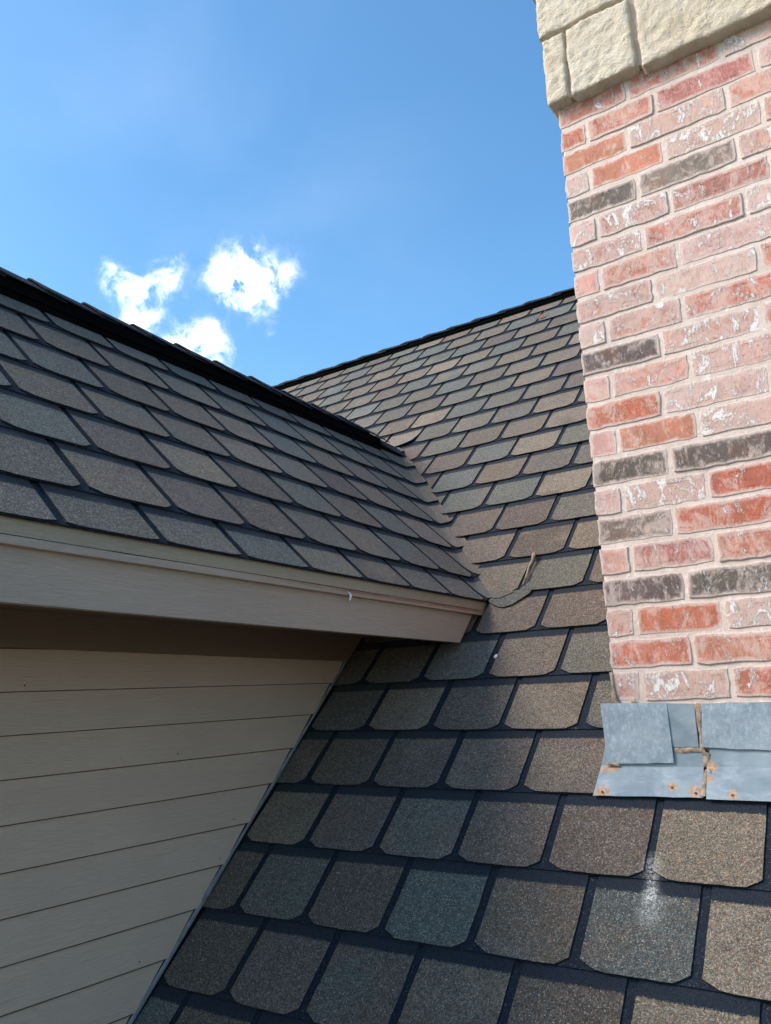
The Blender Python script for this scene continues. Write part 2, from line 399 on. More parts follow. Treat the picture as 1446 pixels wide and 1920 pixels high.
def metal_mat(name, mottled, spots=()):
    m, n, b = mat(name)
    tc = n.add('ShaderNodeTexCoord'); p = tc.outputs['Object']
    a = n.noise(p, 12, 5, 0.6, 0.5); c = n.noise(n.vmath('MULTIPLY', p, (1.0, 1.0, 0.6)).outputs[0], 95, 7, 0.8, 0.35); v = n.add('ShaderNodeTexVoronoi', ins={'Vector': p, 'Scale': 90.0})
    sp = n.add('ShaderNodeSeparateColor', ins={'Color': v.outputs['Color']})
    base = n.mix(n.smooth(a, 0.35, 0.65), (0.195, 0.235, 0.265), (0.285, 0.325, 0.350))
    if mottled:
        base = n.mix(n.math('MULTIPLY', n.smooth(c, 0.47, 0.66), 0.55), base, (0.50, 0.53, 0.55))
        base = n.mix(n.math('MULTIPLY', n.smooth(c, 0.44, 0.30), 0.7), base, (0.11, 0.14, 0.175))
        base = n.mix(n.math('MULTIPLY', sp.outputs[0], 0.2), base, (0.20, 0.26, 0.32))
    else:
        base = n.mix(1.0, base, (0.80, 0.86, 0.86), 'MULTIPLY'); base = n.mix(n.math('MULTIPLY', n.smooth(n.noise(n.vmath('MULTIPLY', p, (0.5, 1.0, 1.0)).outputs[0], 30, 6, 0.7, 0.6), 0.48, 0.68), 0.5), base, (0.34, 0.37, 0.39))
    wob = n.math('MULTIPLY', n.math('SUBTRACT', n.noise(p, 55, 4, 0.7), 0.5), 0.022)
    rust = None
    for (q, r) in spots:
        dd = n.math('ADD', n.vmath('DISTANCE', p, q).outputs['Value'], wob)
        f = n.smooth(dd, r * 0.45, r, 1.0, 0.0); rust = f if rust is None else n.math('MAXIMUM', rust, f)
    if rust is not None:
        base = n.mix(n.math('MULTIPLY', rust, 0.9), base, n.mix(n.smooth(c, 0.4, 0.6), (0.30, 0.15, 0.07), (0.48, 0.30, 0.18)))
        mt = n.math('MULTIPLY', n.math('SUBTRACT', 1.0, rust), 0.2); n.l.new(mt, b.inputs['Metallic'])
    else: b.inputs['Metallic'].default_value = 0.2
    n.l.new(base, b.inputs['Base Color']); b.inputs['Roughness'].default_value = 0.5
    bump(n, b, n.math('ADD', n.noise(p, 25, 3, 0.5), n.math('MULTIPLY', c, 0.3)), 0.0025, 0.35)
    return m


M_FLASH = metal_mat("oxidised galvanised sheet", True)
M_APRON = metal_mat("galvanised apron sheet", False, [((-0.708, 1.888, -0.216), 0.026), ((-0.692, 1.937, -0.166), 0.022), ((-0.715, 1.932, -0.172), 0.016), ((-0.549, 1.902, -0.200), 0.016),
                                                     ((-0.498, 1.896, -0.209), 0.020), ((-0.421, 1.891, -0.212), 0.017), ((-0.468, 1.94, -0.16), 0.02), ((-0.472, 1.915, -0.185), 0.015)])

# ------------------------------------------------------------------ setting: ground
b = ([], []); boxf(b, -500, 500, -500, 500, GROUND - 0.5, GROUND)
mesh("ground", *b, M_GROUND, kind='structure')

# ------------------------------------------------------------------ shingle tabs
T_TAB = 0.0048; T_SHEET = 0.0088; SLOPE = T_SHEET / E; H0 = 0.0095
def hgt(y): return H0 - SLOPE * y
GAP = 0.0205
PAL = {'brown': (0.133, 0.117, 0.102), 'purple': (0.117, 0.100, 0.093), 'blue': (0.111, 0.125, 0.125), 'tan': (0.168, 0.149, 0.127), 'grey': (0.119, 0.113, 0.104), 'green': (0.124, 0.128, 0.116), 'darkbrown': (0.108, 0.095, 0.084)}
PICK = ['brown'] * 5 + ['purple'] * 3 + ['blue'] * 4 + ['tan'] * 3 + ['grey'] * 4 + ['green'] * 2
ALPHA = {'brown': 0.1, 'blue': 0.3, 'tan': 0.55, 'purple': 0.75, 'green': 0.95}


def tab_bottom(x, w_, rnd):
    """height of the lower edge at x across a tab of width w_ (clipped corners)"""
    c = 0.036; dpt = 0.0190
    y = 0.0
    if x < c: y = dpt * (1 - x / c) ** 1.15
    elif x > w_ - c * 0.85: y = dpt * ((x - (w_ - c * 0.85)) / (c * 0.85)) ** 1.2
    return y


def tab_outline(w_, length, rnd, n=9):
    xs = [0, 0.010, 0.020, 0.032] + [0.032 + (w_ - 0.060) * i / 6 for i in range(1, 6)] + [w_ - 0.028, w_ - 0.017, w_ - 0.008, w_]
    pts = [(x, tab_bottom(x, w_, rnd) + rnd.uniform(-0.0008, 0.0008)) for x in xs]
    for yy in (0.05, 0.10, 0.15): pts.append((w_ + rnd.uniform(-0.0012, 0.0012), yy))
    pts.append((w_, length)); pts.append((0, length))
    for yy in (0.15, 0.10, 0.05): pts.append((rnd.uniform(-0.0012, 0.0012), yy))
    return pts


def clip(poly, a, b_, c):
    """keep a*x+b*y <= c"""
    o = []
    for i in range(len(poly)):
        p, q = poly[i], poly[(i + 1) % len(poly)]
        fp = a * p[0] + b_ * p[1] - c; fq = a * q[0] + b_ * q[1] - c
        if fp <= 0: o.append(p)
        if (fp < 0 < fq) or (fq < 0 < fp):
            t = fp / (fp - fq); o.append((p[0] + (q[0] - p[0]) * t, p[1] + (q[1] - p[1]) * t))
    return o


def prism(poly, h=hgt, t=T_TAB, lift=None):
    lift = lift or (lambda x, y: 0.0)
    n = len(poly)
    v = [(x, y, h(y) + lift(x, y)) for x, y in poly] + [(x, y, h(y) - t + lift(x, y)) for x, y in poly]
    f = [tuple(range(n)), tuple(reversed(range(n, 2 * n)))] + [(i, i + n, (i + 1) % n + n, (i + 1) % n) for i in range(n)]
    return v, f


class Plane:
    """roof plane: origin, along-course axis, up-slope axis"""
    def __init__(s, o, ax, up): s.o = o; s.ax = ax; s.up = up; s.nz = ax.cross(up)
    def mat(s, x, y, rot=0.0, z=0.0):
        o = s.o + s.ax * x + s.up * y + s.nz * z
        c, si = math.cos(rot), math.sin(rot); a = s.ax * c + s.up * si; u = s.up * c - s.ax * si
        return Matrix(((a.x, u.x, s.nz.x, o.x), (a.y, u.y, s.nz.y, o.y), (a.z, u.z, s.nz.z, o.z), (0, 0, 0, 1)))
    def pt(s, x, y, z=0.0): return s.o + s.ax * x + s.up * y + s.nz * z


LIFTN = 0.0085
MAINP = Plane(P0, Vector((1, 0, 0)), Vector((0, S2, S2))); MAINP.o = P0 - MAINP.nz * LIFTN
DORMP = Plane(D0, Vector((0, 1, 0)), Vector((-S2, 0, S2))); DORMP.o = D0 - DORMP.nz * LIFTN
rs = random.Random(5)
VARIANTS = []
for i in range(8):
    poly = tab_outline(W - GAP, E + 0.03, rs); v, f = prism(poly)
    me = D.meshes.new("shingle"); me.from_pydata(v, [], f); me.materials.append(M_TAB); me.materials.append(M_BACK)
    a = me.attributes.new('sc', 'FLOAT_VECTOR', 'POINT'); a.data.foreach_set('vector', [c for q in v for c in q]); me.update()
    for p in me.polygons:
        if p.index > 0: p.material_index = 1
    VARIANTS.append(me)


def colour(o, key, alt=None, j=0.15):
    c = PAL[key]; k = 1 + rs.uniform(-j, j)
    o.color = (c[0] * k, c[1] * k * (1 + rs.uniform(-.02, .02)), c[2] * k * (1 + rs.uniform(-.04, .04)), ALPHA[alt] if alt else rs.random())


# colours seen on the tabs nearest the camera, (row, left slot) -> (colour, drift colour)
KNOWN = {(2, -1): ('tan', 'brown'), (2, 0): ('purple', 'blue'), (2, 1): ('brown', 'blue'), (2, 2): ('purple', 'brown'), (2, 3): ('purple', 'brown'), (2, 4): ('tan', 'tan'),
         (1, -.5): ('blue', 'purple'), (1, .5): ('purple', 'tan'), (1, 1.5): ('blue', 'blue'), (1, 2.5): ('brown', 'blue'), (1, 3.5): ('blue', 'brown'), (1, 4.5): ('tan', 'purple'),
         (0, -1): ('darkbrown', 'purple'), (0, 0): ('darkbrown', 'brown'), (0, 1): ('brown', 'blue'), (0, 2): ('brown', 'tan'), (0, 3): ('purple', 'brown'), (0, 4): ('tan', 'purple'),
         (-1, .5): ('grey', 'blue'), (-1, -.5): ('darkbrown', 'brown'), (3, -.5): ('darkbrown', 'purple'), (3, .5): ('brown', 'tan'), (3, 1.5): ('brown', 'purple'), (3, 2.5): ('brown', 'tan'),
         (4, -1): ('green', 'green'), (4, 0): ('tan', 'brown'), (4, 1): ('grey', 'brown'), (4, 2): ('tan', 'brown'), (5, .5): ('blue', 'green'), (5, 1.5): ('tan', 'green'), (5, 2.5): ('green', 'green'),
         (6, 1): ('brown', 'brown'), (6, 2): ('brown', 'brown'), (7, .5): ('tan', 'green'), (7, 1.5): ('green', 'green'), (8, 0): ('tan', 'brown'), (8, 1): ('purple', 'tan'), (8, 2): ('tan', 'brown'),
         (9, .5): ('purple', 'purple'), (9, 1.5): ('grey', 'green'), (10, 0): ('blue', 'green'), (10, 1): ('tan', 'purple'), (11, -.5): ('brown', 'brown'), (11, .5): ('grey', 'brown'), (12, -1): ('blue', 'green'), (12, 0): ('tan', 'green')}

main_roof = thing("main_roof", "steep main roof of mottled brown and grey-green asphalt shingles behind the chimney", "roof", (0, RIDGE_Y, RIDGE_Z))
dormer = thing("dormer", "small dormer with taupe lap siding and shingled gable roof at the left", "dormer", (WALLX, 1.5, CM + 1.5))
chimney = thing("chimney", "lime-washed red brick chimney with cream limestone cap on the right", "chimney", (CHX0, CHY, CHY + CM))
for t_ in (main_roof, dormer, chimney): t_['_w'] = 0
bpy.context.view_layer.update()


def adopt(o, parent, mw=None):
    """parent while keeping world placement (parents here have translation only)"""
    o.parent = parent
    m = mw if mw is not None else Matrix.Identity(4)
    o.matrix_parent_inverse = Matrix.Identity(4)
    o.matrix_basis = Matrix.Translation(-parent.location) @ m
    return o


def part(name, v, f, material, parent, **kw):
    o = mesh(name, v, f, material, **kw); adopt(o, parent); return o


# valley: main tabs are cut along a line a few cm on the main side; in main coords (x along, y up-slope)
# valley point at height z: X = CD - z, main local y = (z - P0.z)/S2, local x = X - P0.x
def valley_x(y): return (CD - (P0.z + y * S2)) - P0.x
VC_A = -1.0; VC_B = -S2            # x >= valley_x(y) + dx  ->  -x - S2*y <= -(CD-P0.z-P0.x) - dx
DCUT = 0.036
def vcut_c(d): return -(CD - P0.z - P0.x) - d / 0.8165
WALL_X = WALLX - P0.x + 0.006
YRIDGE = (RIDGE_Z - P0.z) / S2
VTOP = (DRZ - P0.z) / S2           # where the dormer ridge meets the main plane
nm = Vector((0, -S2, S2))


def in_view(P, m=0.06):
    c = Vector((P.dot(_r), P.dot(_u), P.dot(_f)))
    if c.z < 0.05: return False
    x = c.x / c.z * 1496.4; y = c.y / c.z * 1496.4
    return abs(x) < 723 * (1 + m) and abs(y) < 960 * (1 + m)


stuffv, stufff, stuffs, stufft = [], [], [], []
def add_stuff(v, f, M, col, store):
    sv, sf, ss, st = store; i = len(sv)
    sv += [tuple(M @ Vector(q)) for q in v]; sf += [tuple(k + i for k in q) for q in f]; ss += list(v); st += [col] * len(v)


n_part = 0
main_store = ([], [], [], [])
ROW0, ROW1 = -16, 23
for row in range(ROW0, ROW1):
    y0 = (row - 1) * E                                        # lower edge of the course
    par = 0.5 if row % 2 else 0.0
    for ci in range(-24, 18):
        u = ci + par
        x0 = u * W + GAP / 2; w_ = W - GAP
        key = (row, u)
        cx, cy = x0 + w_ / 2, y0 + E / 2
        Pc = MAINP.pt(cx, cy)
        # skip what the dormer or the chimney covers
        vx = valley_x(cy)
        under = cy < VTOP
        polyneed = []
        if under and cx < 0.9 and Pc.z > -1.2 - 3:
            if Pc.y > 2.45:
                if cx + w_ / 2 < vx: 
                    if Pc.x > 2 * DRX - CD + Pc.z - 0.0: continue
                elif min(valley_x(y0 + E + .03), valley_x(y0)) + 0.05 < x0: pass
                else: polyneed.append('valley')
            elif cx + w_ / 2 < WALL_X:
                if Pc.x > -2.95 and Pc.y > -1.0: continue
        if not under and y0 < VTOP: polyneed.append('valley')
        if Pc.y <= 2.75 and x0 < WALL_X < x0 + w_ and Pc.y > -1.0: polyneed.append('wall')
        if CHX0 + 0.02 < Pc.x - w_ / 2 and Pc.x + w_ / 2 < CHX1 and CHY + 0.08 < Pc.y < CHY2 - 0.1: continue
        if y0 + E + 0.03 > YRIDGE: polyneed.append('ridge')
        vis = any(in_view(MAINP.pt(cx + a * w_ / 2, cy + b2 * E / 2)) for a in (-1, 0, 1) for b2 in (-1, 0, 1)) and not (Pc.x < -2.4 and Pc.z < 1.4)
        dx = rs.uniform(-0.0018, 0.0018); dy = rs.uniform(-0.0012, 0.0012); rot = rs.uniform(-0.006, 0.006)
        ck, ca = KNOWN.get(key, (rs.choice(PICK), None))
        if row < -3 and vis: pass
        Mx = MAINP.mat(x0 + dx, y0 + dy, rot)
        liftf = None
        if key == (14, -4):
            liftf = lambda x, y: 0.016 * max(0, 1 - y / 0.13) ** 1.6 * max(0, (x / w_)) ** 1.5
        if polyneed or liftf:
            poly = tab_outline(w_, E + 0.03, rs)
            if 'valley' in polyneed:
                d = DCUT * min(1, 0.55 + max(0, (1.30 - Pc.z)) * 1.5)
                poly = clip(poly, VC_A, VC_B, vcut_c(d) + x0 + S2 * y0)
            if 'wall' in polyneed: poly = clip(poly, -1, 0, x0 - WALL_X)
            if 'ridge' in polyneed: poly = clip(poly, 0, 1, YRIDGE - y0 - 0.002)
            if len(poly) < 3: continue
            if liftf:
                # finer sheet so that the curled corner can bend
                nx, ny = 8, 8; v = []; f = []
                for s_ in (0, 1):
                    for j in range(ny + 1):
                        for i in range(nx + 1):
                            x = w_ * i / nx; yb = tab_bottom(x, w_, rs); y = yb + (E + 0.03 - yb) * j / ny
                            v.append((x, y, hgt(y) - s_ * 0.003 + liftf(x, y)))
                Q = (nx + 1) * (ny + 1)
                for j in range(ny):
                    for i in range(nx):
                        a = j * (nx + 1) + i; f.append((a, a + 1, a + nx + 2, a + nx + 1)); f.append((a + Q, a + Q + nx + 1, a + Q + nx + 2, a + Q + 1))
                for i in range(nx): f.append((i, i + Q, i + 1 + Q, i + 1))
                for j in range(ny):
                    a = j * (nx + 1); f.append((a, a + nx + 1, a + nx + 1 + Q, a + Q)); a += nx; f.append((a, a + Q, a + nx + 1 + Q, a + nx + 1))
            else: v, f = prism(poly)
            if vis:
                o = mesh("shingle", v, f, M_TAB, sc=v); adopt(o, main_roof, Mx); colour(o, ck, ca); n_part += 1
            else: add_stuff(v, f, Mx, (*PAL[ck], rs.random()), main_store)
        elif vis:
            o = D.objects.new("shingle", rs.choice(VARIANTS)); link(o); adopt(o, main_roof, Mx); colour(o, ck, ca); n_part += 1
        else:
            poly = [(0, .015), (.03, 0), (w_ - .025, 0), (w_, .015), (w_, E + .03), (0, E + .03)]
            v, f = prism(poly); add_stuff(v, f, Mx, (*PAL[ck], rs.random()), main_store)
    # the dark course sheet seen through the slots
    hb = lambda y: hgt(y) - T_TAB - 0.0002
    segs = []
    yc = y0 + E
    xl, xr = -5.6, 4.2
    def strip_poly(a, b2): return [(a, 0.0015), (b2, 0.0015), (b2, E + 0.03), (a, E + 0.03)]
    zc = P0.z + y0 * S2
    if zc > DRZ + 0.05: poly = strip_poly(xl, xr); segs.append(poly)
    elif P0.y + y0 * S2 > 2.3:
        poly = strip_poly(xl, xr); poly = clip(poly, VC_A, VC_B, vcut_c(DCUT + 0.003) + S2 * y0); segs.append(poly)
    else: segs.append(strip_poly(WALL_X, xr))
    for poly in segs:
        poly = clip(poly, 0, 1, YRIDGE - y0 - 0.002)
        if len(poly) > 2:
            v, f = prism(poly, hb, 0.003); o = mesh("backing_strip", v, f, M_BACK, sc=v); adopt(o, main_roof, MAINP.mat(0, y0))
if main_store[0]:
    o = mesh("shingle_field", main_store[0], main_store[1], M_TABS, sc=main_store[2], extra={'tint': main_store[3]}, kind='stuff'); adopt(o, main_roof)

# roof deck under the shingles, and the far slope
def slab(name, pts, thick, nrm, material, parent, **kw):
    n = len(pts); v = [Vector(p) for p in pts] + [Vector(p) - nrm * thick for p in pts]
    f = [tuple(range(n)), tuple(reversed(range(n, 2 * n)))] + [(i, i + n, (i + 1) % n + n, (i + 1) % n) for i in range(n)]
    return part(name, v, f, material, parent, **kw)


off = nm * 0.014
ys = (ROW0 - 1) * E
lo = MAINP.pt(0, ys); XL, XR = -7.0, 2.7
slab("roof_deck", [Vector((XL, lo.y, lo.z)) - off, Vector((XR, lo.y, lo.z)) - off, Vector((XR, RIDGE_Y, RIDGE_Z)) - off, Vector((XL, RIDGE_Y, RIDGE_Z)) - off], 0.03, nm, M_DECK, main_roof)
nb = Vector((0, S2, S2))
yb_ = RIDGE_Y + (RIDGE_Z - lo.z)
far_store = ([], [], [], [])
BACKP = Plane(Vector((0, RIDGE_Y, RIDGE_Z)), Vector((-1, 0, 0)), Vector((0, -S2, S2)))
for row in range(-38, 0):
    for ci in range(-12, 31):
        x0 = (ci + (0.5 if row % 2 else 0)) * W; w_ = W - GAP
        poly = [(0, .015), (.03, 0), (w_ - .025, 0), (w_, .015), (w_, E + .03), (0, E + .03)]
        if row == -1: poly = clip(poly, 0, 1, E - 0.004)
        v, f = prism(poly); add_stuff(v, f, BACKP.mat(x0, row * E, 0, -LIFTN), (*PAL[rs.choice(PICK)], rs.random()), far_store)
o = mesh("far_slope_shingles", far_store[0], far_store[1], M_TABS, sc=far_store[2], extra={'tint': far_store[3]}, kind='stuff'); adopt(o, main_roof)
slab("far_roof_deck", [Vector((XL, RIDGE_Y, RIDGE_Z)) - nb * 0.0085, Vector((XR, RIDGE_Y, RIDGE_Z)) - nb * 0.0085, Vector((XR, yb_, lo.z)) - nb * 0.0085, Vector((XL, yb_, lo.z)) - nb * 0.0085], 0.03, nb, M_BACK, main_roof)


# ridge caps: folded pieces over a black vent, the raised butt facing the start of the run
def ridge(parent, start, axis, side, n, expo, half, ha, k_, he, vent=True, seed=1):
    """run of folded caps on a black vent block. half: half width, ha: cap height over the ridge line,
    k_: slope of the cap flanks (shallower than the roof), he: height of the vent side above the shingles"""
    rr = random.Random(seed); up = Vector((0, 0, 1))
    def prof(o_n, hw, k=7):
        pts = []
        for i in range(-k, k + 1):
            s_ = hw * i / k; a = abs(s_); r = 0.018
            z = -k_ * a if a > r else -k_ * (a * a / (2 * r) + r / 2)
            pts.append(side * s_ + up * (ha + z + o_n))
        return pts
    if vent:
        L = n * expo
        for sgn in (1, -1):
            v, f = [], []
            q = lambda a, z: side * (sgn * a) + up * z
            hv = half - 0.010; top = lambda a: ha - k_ * a - 0.0065; base = lambda a: -a - 0.004
            dz_ = top(hv) - base(hv)
            cs = [q(0.001, base(0)), q(hv, base(hv)), q(hv, base(hv) + dz_ * 0.38), q(hv + 0.006, base(hv) + dz_ * 0.38), q(hv + 0.006, base(hv) + dz_ * 0.52), q(hv, base(hv) + dz_ * 0.52), q(hv, top(hv)), q(0.001, top(0.01))]
            for s_ in (0.0, L): v += [start + axis * s_ + c for c in cs]
            k = len(cs); f = [tuple(range(k)), tuple(reversed(range(k, 2 * k)))] + [(i, (i + 1) % k, (i + 1) % k + k, i + k) for i in range(k)]
            part("ridge_vent", v, f, M_VENT, parent)
    for i in range(n):
        L = expo + 0.07; hw = half + rr.uniform(-0.004, 0.006); sk = rr.uniform(-0.004, 0.004)
        v, f, sc = [], [], []
        o0 = 0.0115; o1 = 0.0
        k = 15; st = 4
        for lay in (0, 1):
            for j in range(st + 1):
                s_ = L * j / st
                o_n = o0 + (o1 - o0) * (s_ / L) - lay * 0.0050 + 0.003 * math.exp(-((s_ / L) / 0.12) ** 2) * (1 - lay * 0.2)
                pr = prof(o_n, hw)
                wv = rr.uniform(-0.0015, 0.0015)
                for a, p in enumerate(pr):
                    e = abs(a - 7) / 7
                    v.append(start + axis * (i * expo + s_ + sk * (a - 7) / 7) + p + up * wv * e); sc.append(((a / 14) * 0.3 + i * 0.37, 0.012 + s_ * 0.55 if s_ < expo else 0.12, 0.0))
        Q = k * (st + 1)
        for j in range(st):
            for a in range(k - 1):
                p = j * k + a; f.append((p, p + 1, p + k + 1, p + k)); f.append((p + Q, p + Q + k, p + Q + k + 1, p + Q + 1))
        for a in range(k - 1): f.append((a, a + Q, a + Q + 1, a + 1)); p = st * k + a; f.append((p, p + 1, p + 1 + Q, p + Q))
        for j in range(st):
            p = j * k; f.append((p, p + k, p + k + Q, p + Q)); p += k - 1; f.append((p, p + Q, p + k + Q, p + k))
        o = part("ridge_cap", v, f, M_TAB, parent, sc=sc)
        colour(o, rr.choice(['darkbrown', 'grey', 'darkbrown', 'purple']))


ridge(main_roof, Vector((-5.9, RIDGE_Y, RIDGE_Z)), Vector((1, 0, 0)), Vector((0, -1, 0)), 37, 0.205, 0.095, 0.013, 0.64, 0.04, seed=3)
DY0 = -0.75
ridge(dormer, Vector((DRX, DY0, DRZ)), Vector((0, 1, 0)), Vector((1, 0, 0)), 19, 0.2036, 0.120, 0.034, 0.73, 0.05, seed=4)
ridge(dormer, Vector((DRX, DY0 + 19 * 0.2036 + 0.005, DRZ)), Vector((0, 1, 0)), Vector((1, 0, 0)), 1, 0.20, 0.10, 0.008, 0.93, 0, vent=False, seed=9)

# ------------------------------------------------------------------ dormer roof, bent over the valley
V0 = Vector((CD - D0.z, D0.z - CM, D0.z))                 # valley point at the height of D0
vh = Vector((-1, 1, 1)).normalized()
dd_ = Vector((0, 1, 0)); dd_ = (dd_ - vh * dd_.dot(vh)).normalized()      # in the dormer plane, towards the valley
dm_ = Vector((1, 0, 0)); dm_ = (dm_ - vh * dm_.dot(vh)).normalized()      # in the main plane, away from it
nD = DORMP.nz
RB = 0.045


def fold(x, y, h):
    """x along +Y from D0, y up the dormer slope, h above the slab plane"""
    P = D0 + Vector((0, 1, 0)) * x + DORMP.up * y
    r = P - V0; t = r.dot(vh); d = r.dot(dd_)
    q_ = min(1, max(0, (d - 0.0) / 0.034)); h -= 0.0085 * q_ * q_ * (3 - 2 * q_)
    if d <= -RB: return P + nD * (h - LIFTN)
    if d >= RB: return V0 + vh * t + dm_ * d + nm * (h - LIFTN)
    s = (d + RB) / (2 * RB)
    q = dd_ * (-RB * (1 - s) ** 2) + dm_ * (RB * s * s)
    nn = (nD * (1 - s) + nm * s).normalized()
    return V0 + vh * t + q + nn * (h - LIFTN)


def val_x(y): return (D0.z + y * S2 - CM) - D0.y
YR_D = (DRZ - D0.z) / S2
EAVE = -0.69                                             # first course starts here (in exposures)
dorm_store = ([], [], [], [])
Y_FRONT = DY0 - D0.y
DK = {(0, 0): ('grey', 'purple'), (0, -1): ('grey', 'brown'), (1, -.5): ('grey', 'purple'), (1, .5): ('tan', 'purple'), (2, 0): ('blue', 'grey' if False else 'purple'), (2, 1): ('purple', 'brown'), (0, 1): ('grey', 'purple'), (0, 2): ('blue', 'blue'),
      (0, 3): ('tan', 'green'), (1, 1.5): ('purple', 'brown'), (1, 2.5): ('purple', 'brown'), (1, 3.5): ('grey', 'green'), (2, 2): ('tan', 'brown'), (2, 3): ('purple', 'brown'), (2, 4): ('blue', 'green'), (3, 1.5): ('brown', 'blue'), (3, .5): ('brown', 'purple'), (3, 2.5): ('brown', 'blue'),
      (4, 1): ('blue', 'purple'), (4, 2): ('brown', 'tan'), (4, 0): ('blue', 'blue'), (4, 3): ('brown', 'brown'), (5, 1.5): ('purple', 'brown'), (5, 2.5): ('tan', 'brown'), (5, .5): ('grey', 'green'), (6, 1): ('grey', 'brown'), (6, 2): ('grey', 'brown'), (5, 5.5): ('blue', 'blue')}
for row in range(0, 8):
    y0 = (row - 1) * E if row else EAVE * E
    expo_len = (E * row + 0.03) - y0 if row == 0 else E + 0.03
    hb0 = 0.0
    if row == 0: y0 = EAVE * E
    par = 0.5 if row % 2 else 0.0
    for ci in range(-8, 18):
        u = ci + par; x0 = u * W + GAP / 2; w_ = W - GAP
        x0 += rs.uniform(-0.0015, 0.0015)
        ytop = min(y0 + (E + 0.03 if row else -EAVE * E + 0.03), YR_D - 0.003)
        if ytop - y0 < 0.02: continue
        endx = lambda y: val_x(y) + (DCUT + 0.010) / 0.8165
        if x0 > endx(y0) - 0.004 or x0 < Y_FRONT: continue
        near = x0 + w_ > val_x(y0) - RB / 0.8165 - 0.02
        vis = any(in_view(DORMP.pt(x0 + w_ * a, y0 + E * b2), 0.08) for a in (0, .5, 1) for b2 in (0, .5, 1)) 
        nx, ny = (14, 5) if near else (8, 2)
        xs = [i / nx for i in range(nx + 1)] if near else [0, .06, .13, .3, .5, .7, .87, .94, 1]
        v, f, sc = [], [], []
        last = endx(y0) < x0 + w_ * 1.02
        vsh = (y0 - (row - 1) * E)
        rk = [rs.uniform(-.0007, .0007) for _ in range(nx + 1)]
        for lay in (0, 1):
            for j in range(ny + 1):
                for i, s in enumerate(xs):
                    wx = w_ * s
                    yb = tab_bottom(wx, w_, rs) if row else tab_bottom(wx, w_, rs) * 0.35
                    if last and s > 0.5: yb = 0.0
                    y = y0 + yb + rk[i] + (ytop - y0 - yb) * j / ny
                    x = x0 + wx; xe = endx(y)
                    if last or xe < x0 + w_: x = min(x0 + (max(xe - x0, 0.002)) * s, x0 + wx) if not last else x0 + max(xe - x0, 0.002) * s
                    h = hgt(y - y0 + (vsh if row == 0 else 0)) - lay * T_TAB
                    v.append(fold(x, y, h)); sc.append((wx, (y - (row - 1) * E), lay * .004))
        Q = (nx + 1) * (ny + 1)
        for j in range(ny):
            for i in range(nx):
                a = j * (nx + 1) + i; f.append((a, a + 1, a + nx + 2, a + nx + 1)); f.append((a + Q, a + Q + nx + 1, a + Q + nx + 2, a + Q + 1))
        for i in range(nx): f.append((i, i + Q, i + 1 + Q, i + 1))
        for j in range(ny):
            a = j * (nx + 1); f.append((a, a + nx + 1, a + nx + 1 + Q, a + Q)); a += nx; f.append((a, a + Q, a + nx + 1 + Q, a + nx + 1))
        ck, ca = DK.get((row, u), (rs.choice(PICK), None))
        if last: ck = rs.choice(['tan', 'brown']) if row else 'blue'
        if vis and x0 + w_ > -0.1:
            o = part("shingle", v, f, M_TAB, dormer, sc=sc); colour(o, ck, ca)
        else:
            i0 = len(dorm_store[0]); dorm_store[0].extend([tuple(q) for q in v]); dorm_store[1].extend([tuple(k + i0 for k in q) for q in f]); dorm_store[2].extend(sc); dorm_store[3].extend([(*PAL[ck], rs.random())] * len(v))
    # dark sheet of the course
    ytop = min(y0 + (E + 0.03 if row else -EAVE * E + 0.03), YR_D - 0.003)
    if ytop - y0 > 0.02:
        v, f, sc = [], [], []; nx = 60; ny = 4
        for lay in (0, 1):
            for j in range(ny + 1):
                y = y0 + 0.0015 + (ytop - y0 - 0.0015) * j / ny
                xe = val_x(y) + (DCUT + 0.006) / 0.8165; xa = Y_FRONT; xm = xe - 0.14
                for i in range(nx + 1):
                    s = i / nx
                    x = xa + (xm - xa) * s / 0.5 if s < 0.5 else xm + (xe - xm) * (s - 0.5) / 0.5
                    v.append(fold(x, y, hgt(y - y0 + (y0 - (row - 1) * E if row == 0 else 0)) - T_TAB - 0.0002 - lay * 0.003)); sc.append((x, y, 0))
        Q = (nx + 1) * (ny + 1)
        for j in range(ny):
            for i in range(nx):
                a = j * (nx + 1) + i; f.append((a, a + 1, a + nx + 2, a + nx + 1)); f.append((a + Q, a + Q + nx + 1, a + Q + nx + 2, a + Q + 1))
        for i in range(nx): f.append((i, i + Q, i + 1 + Q, i + 1))
        for j in range(ny):
            a = j * (nx + 1); f.append((a, a + nx + 1, a + nx + 1 + Q, a + Q)); a += nx; f.append((a, a + Q, a + nx + 1 + Q, a + nx + 1))
        part("backing_strip", v, f, M_BACK, dormer, sc=sc)
# left slope of the dormer (turned away from the camera)
LEFTP = Plane(Vector((DRX, 0, DRZ)), Vector((0, -1, 0)), Vector((S2, 0, S2)))
for row in range(-8, 0):
    for ci in range(-15, 4):
        x0 = (ci + (0.5 if row % 2 else 0)) * W; w_ = W - GAP
        poly = [(0, .015), (.03, 0), (w_ - .025, 0), (w_, .015), (w_, E + .03), (0, E + .03)]
        if row == -1: poly = clip(poly, 0, 1, E - 0.004)
        # stop at the main roof: Y <= z - CM
        zmid = DRZ + (row + 0.5) * E * S2
        if -x0 > zmid - CM or -x0 - w_ < DY0: continue
        v, f = prism(poly); add_stuff(v, f, LEFTP.mat(x0, row * E, 0, -LIFTN), (*PAL[rs.choice(PICK)], rs.random()), dorm_store)
o = mesh("shingle_field", dorm_store[0], dorm_store[1], M_TABS, sc=dorm_store[2], extra={'tint': dorm_store[3]}, kind='stuff'); adopt(o, dormer)

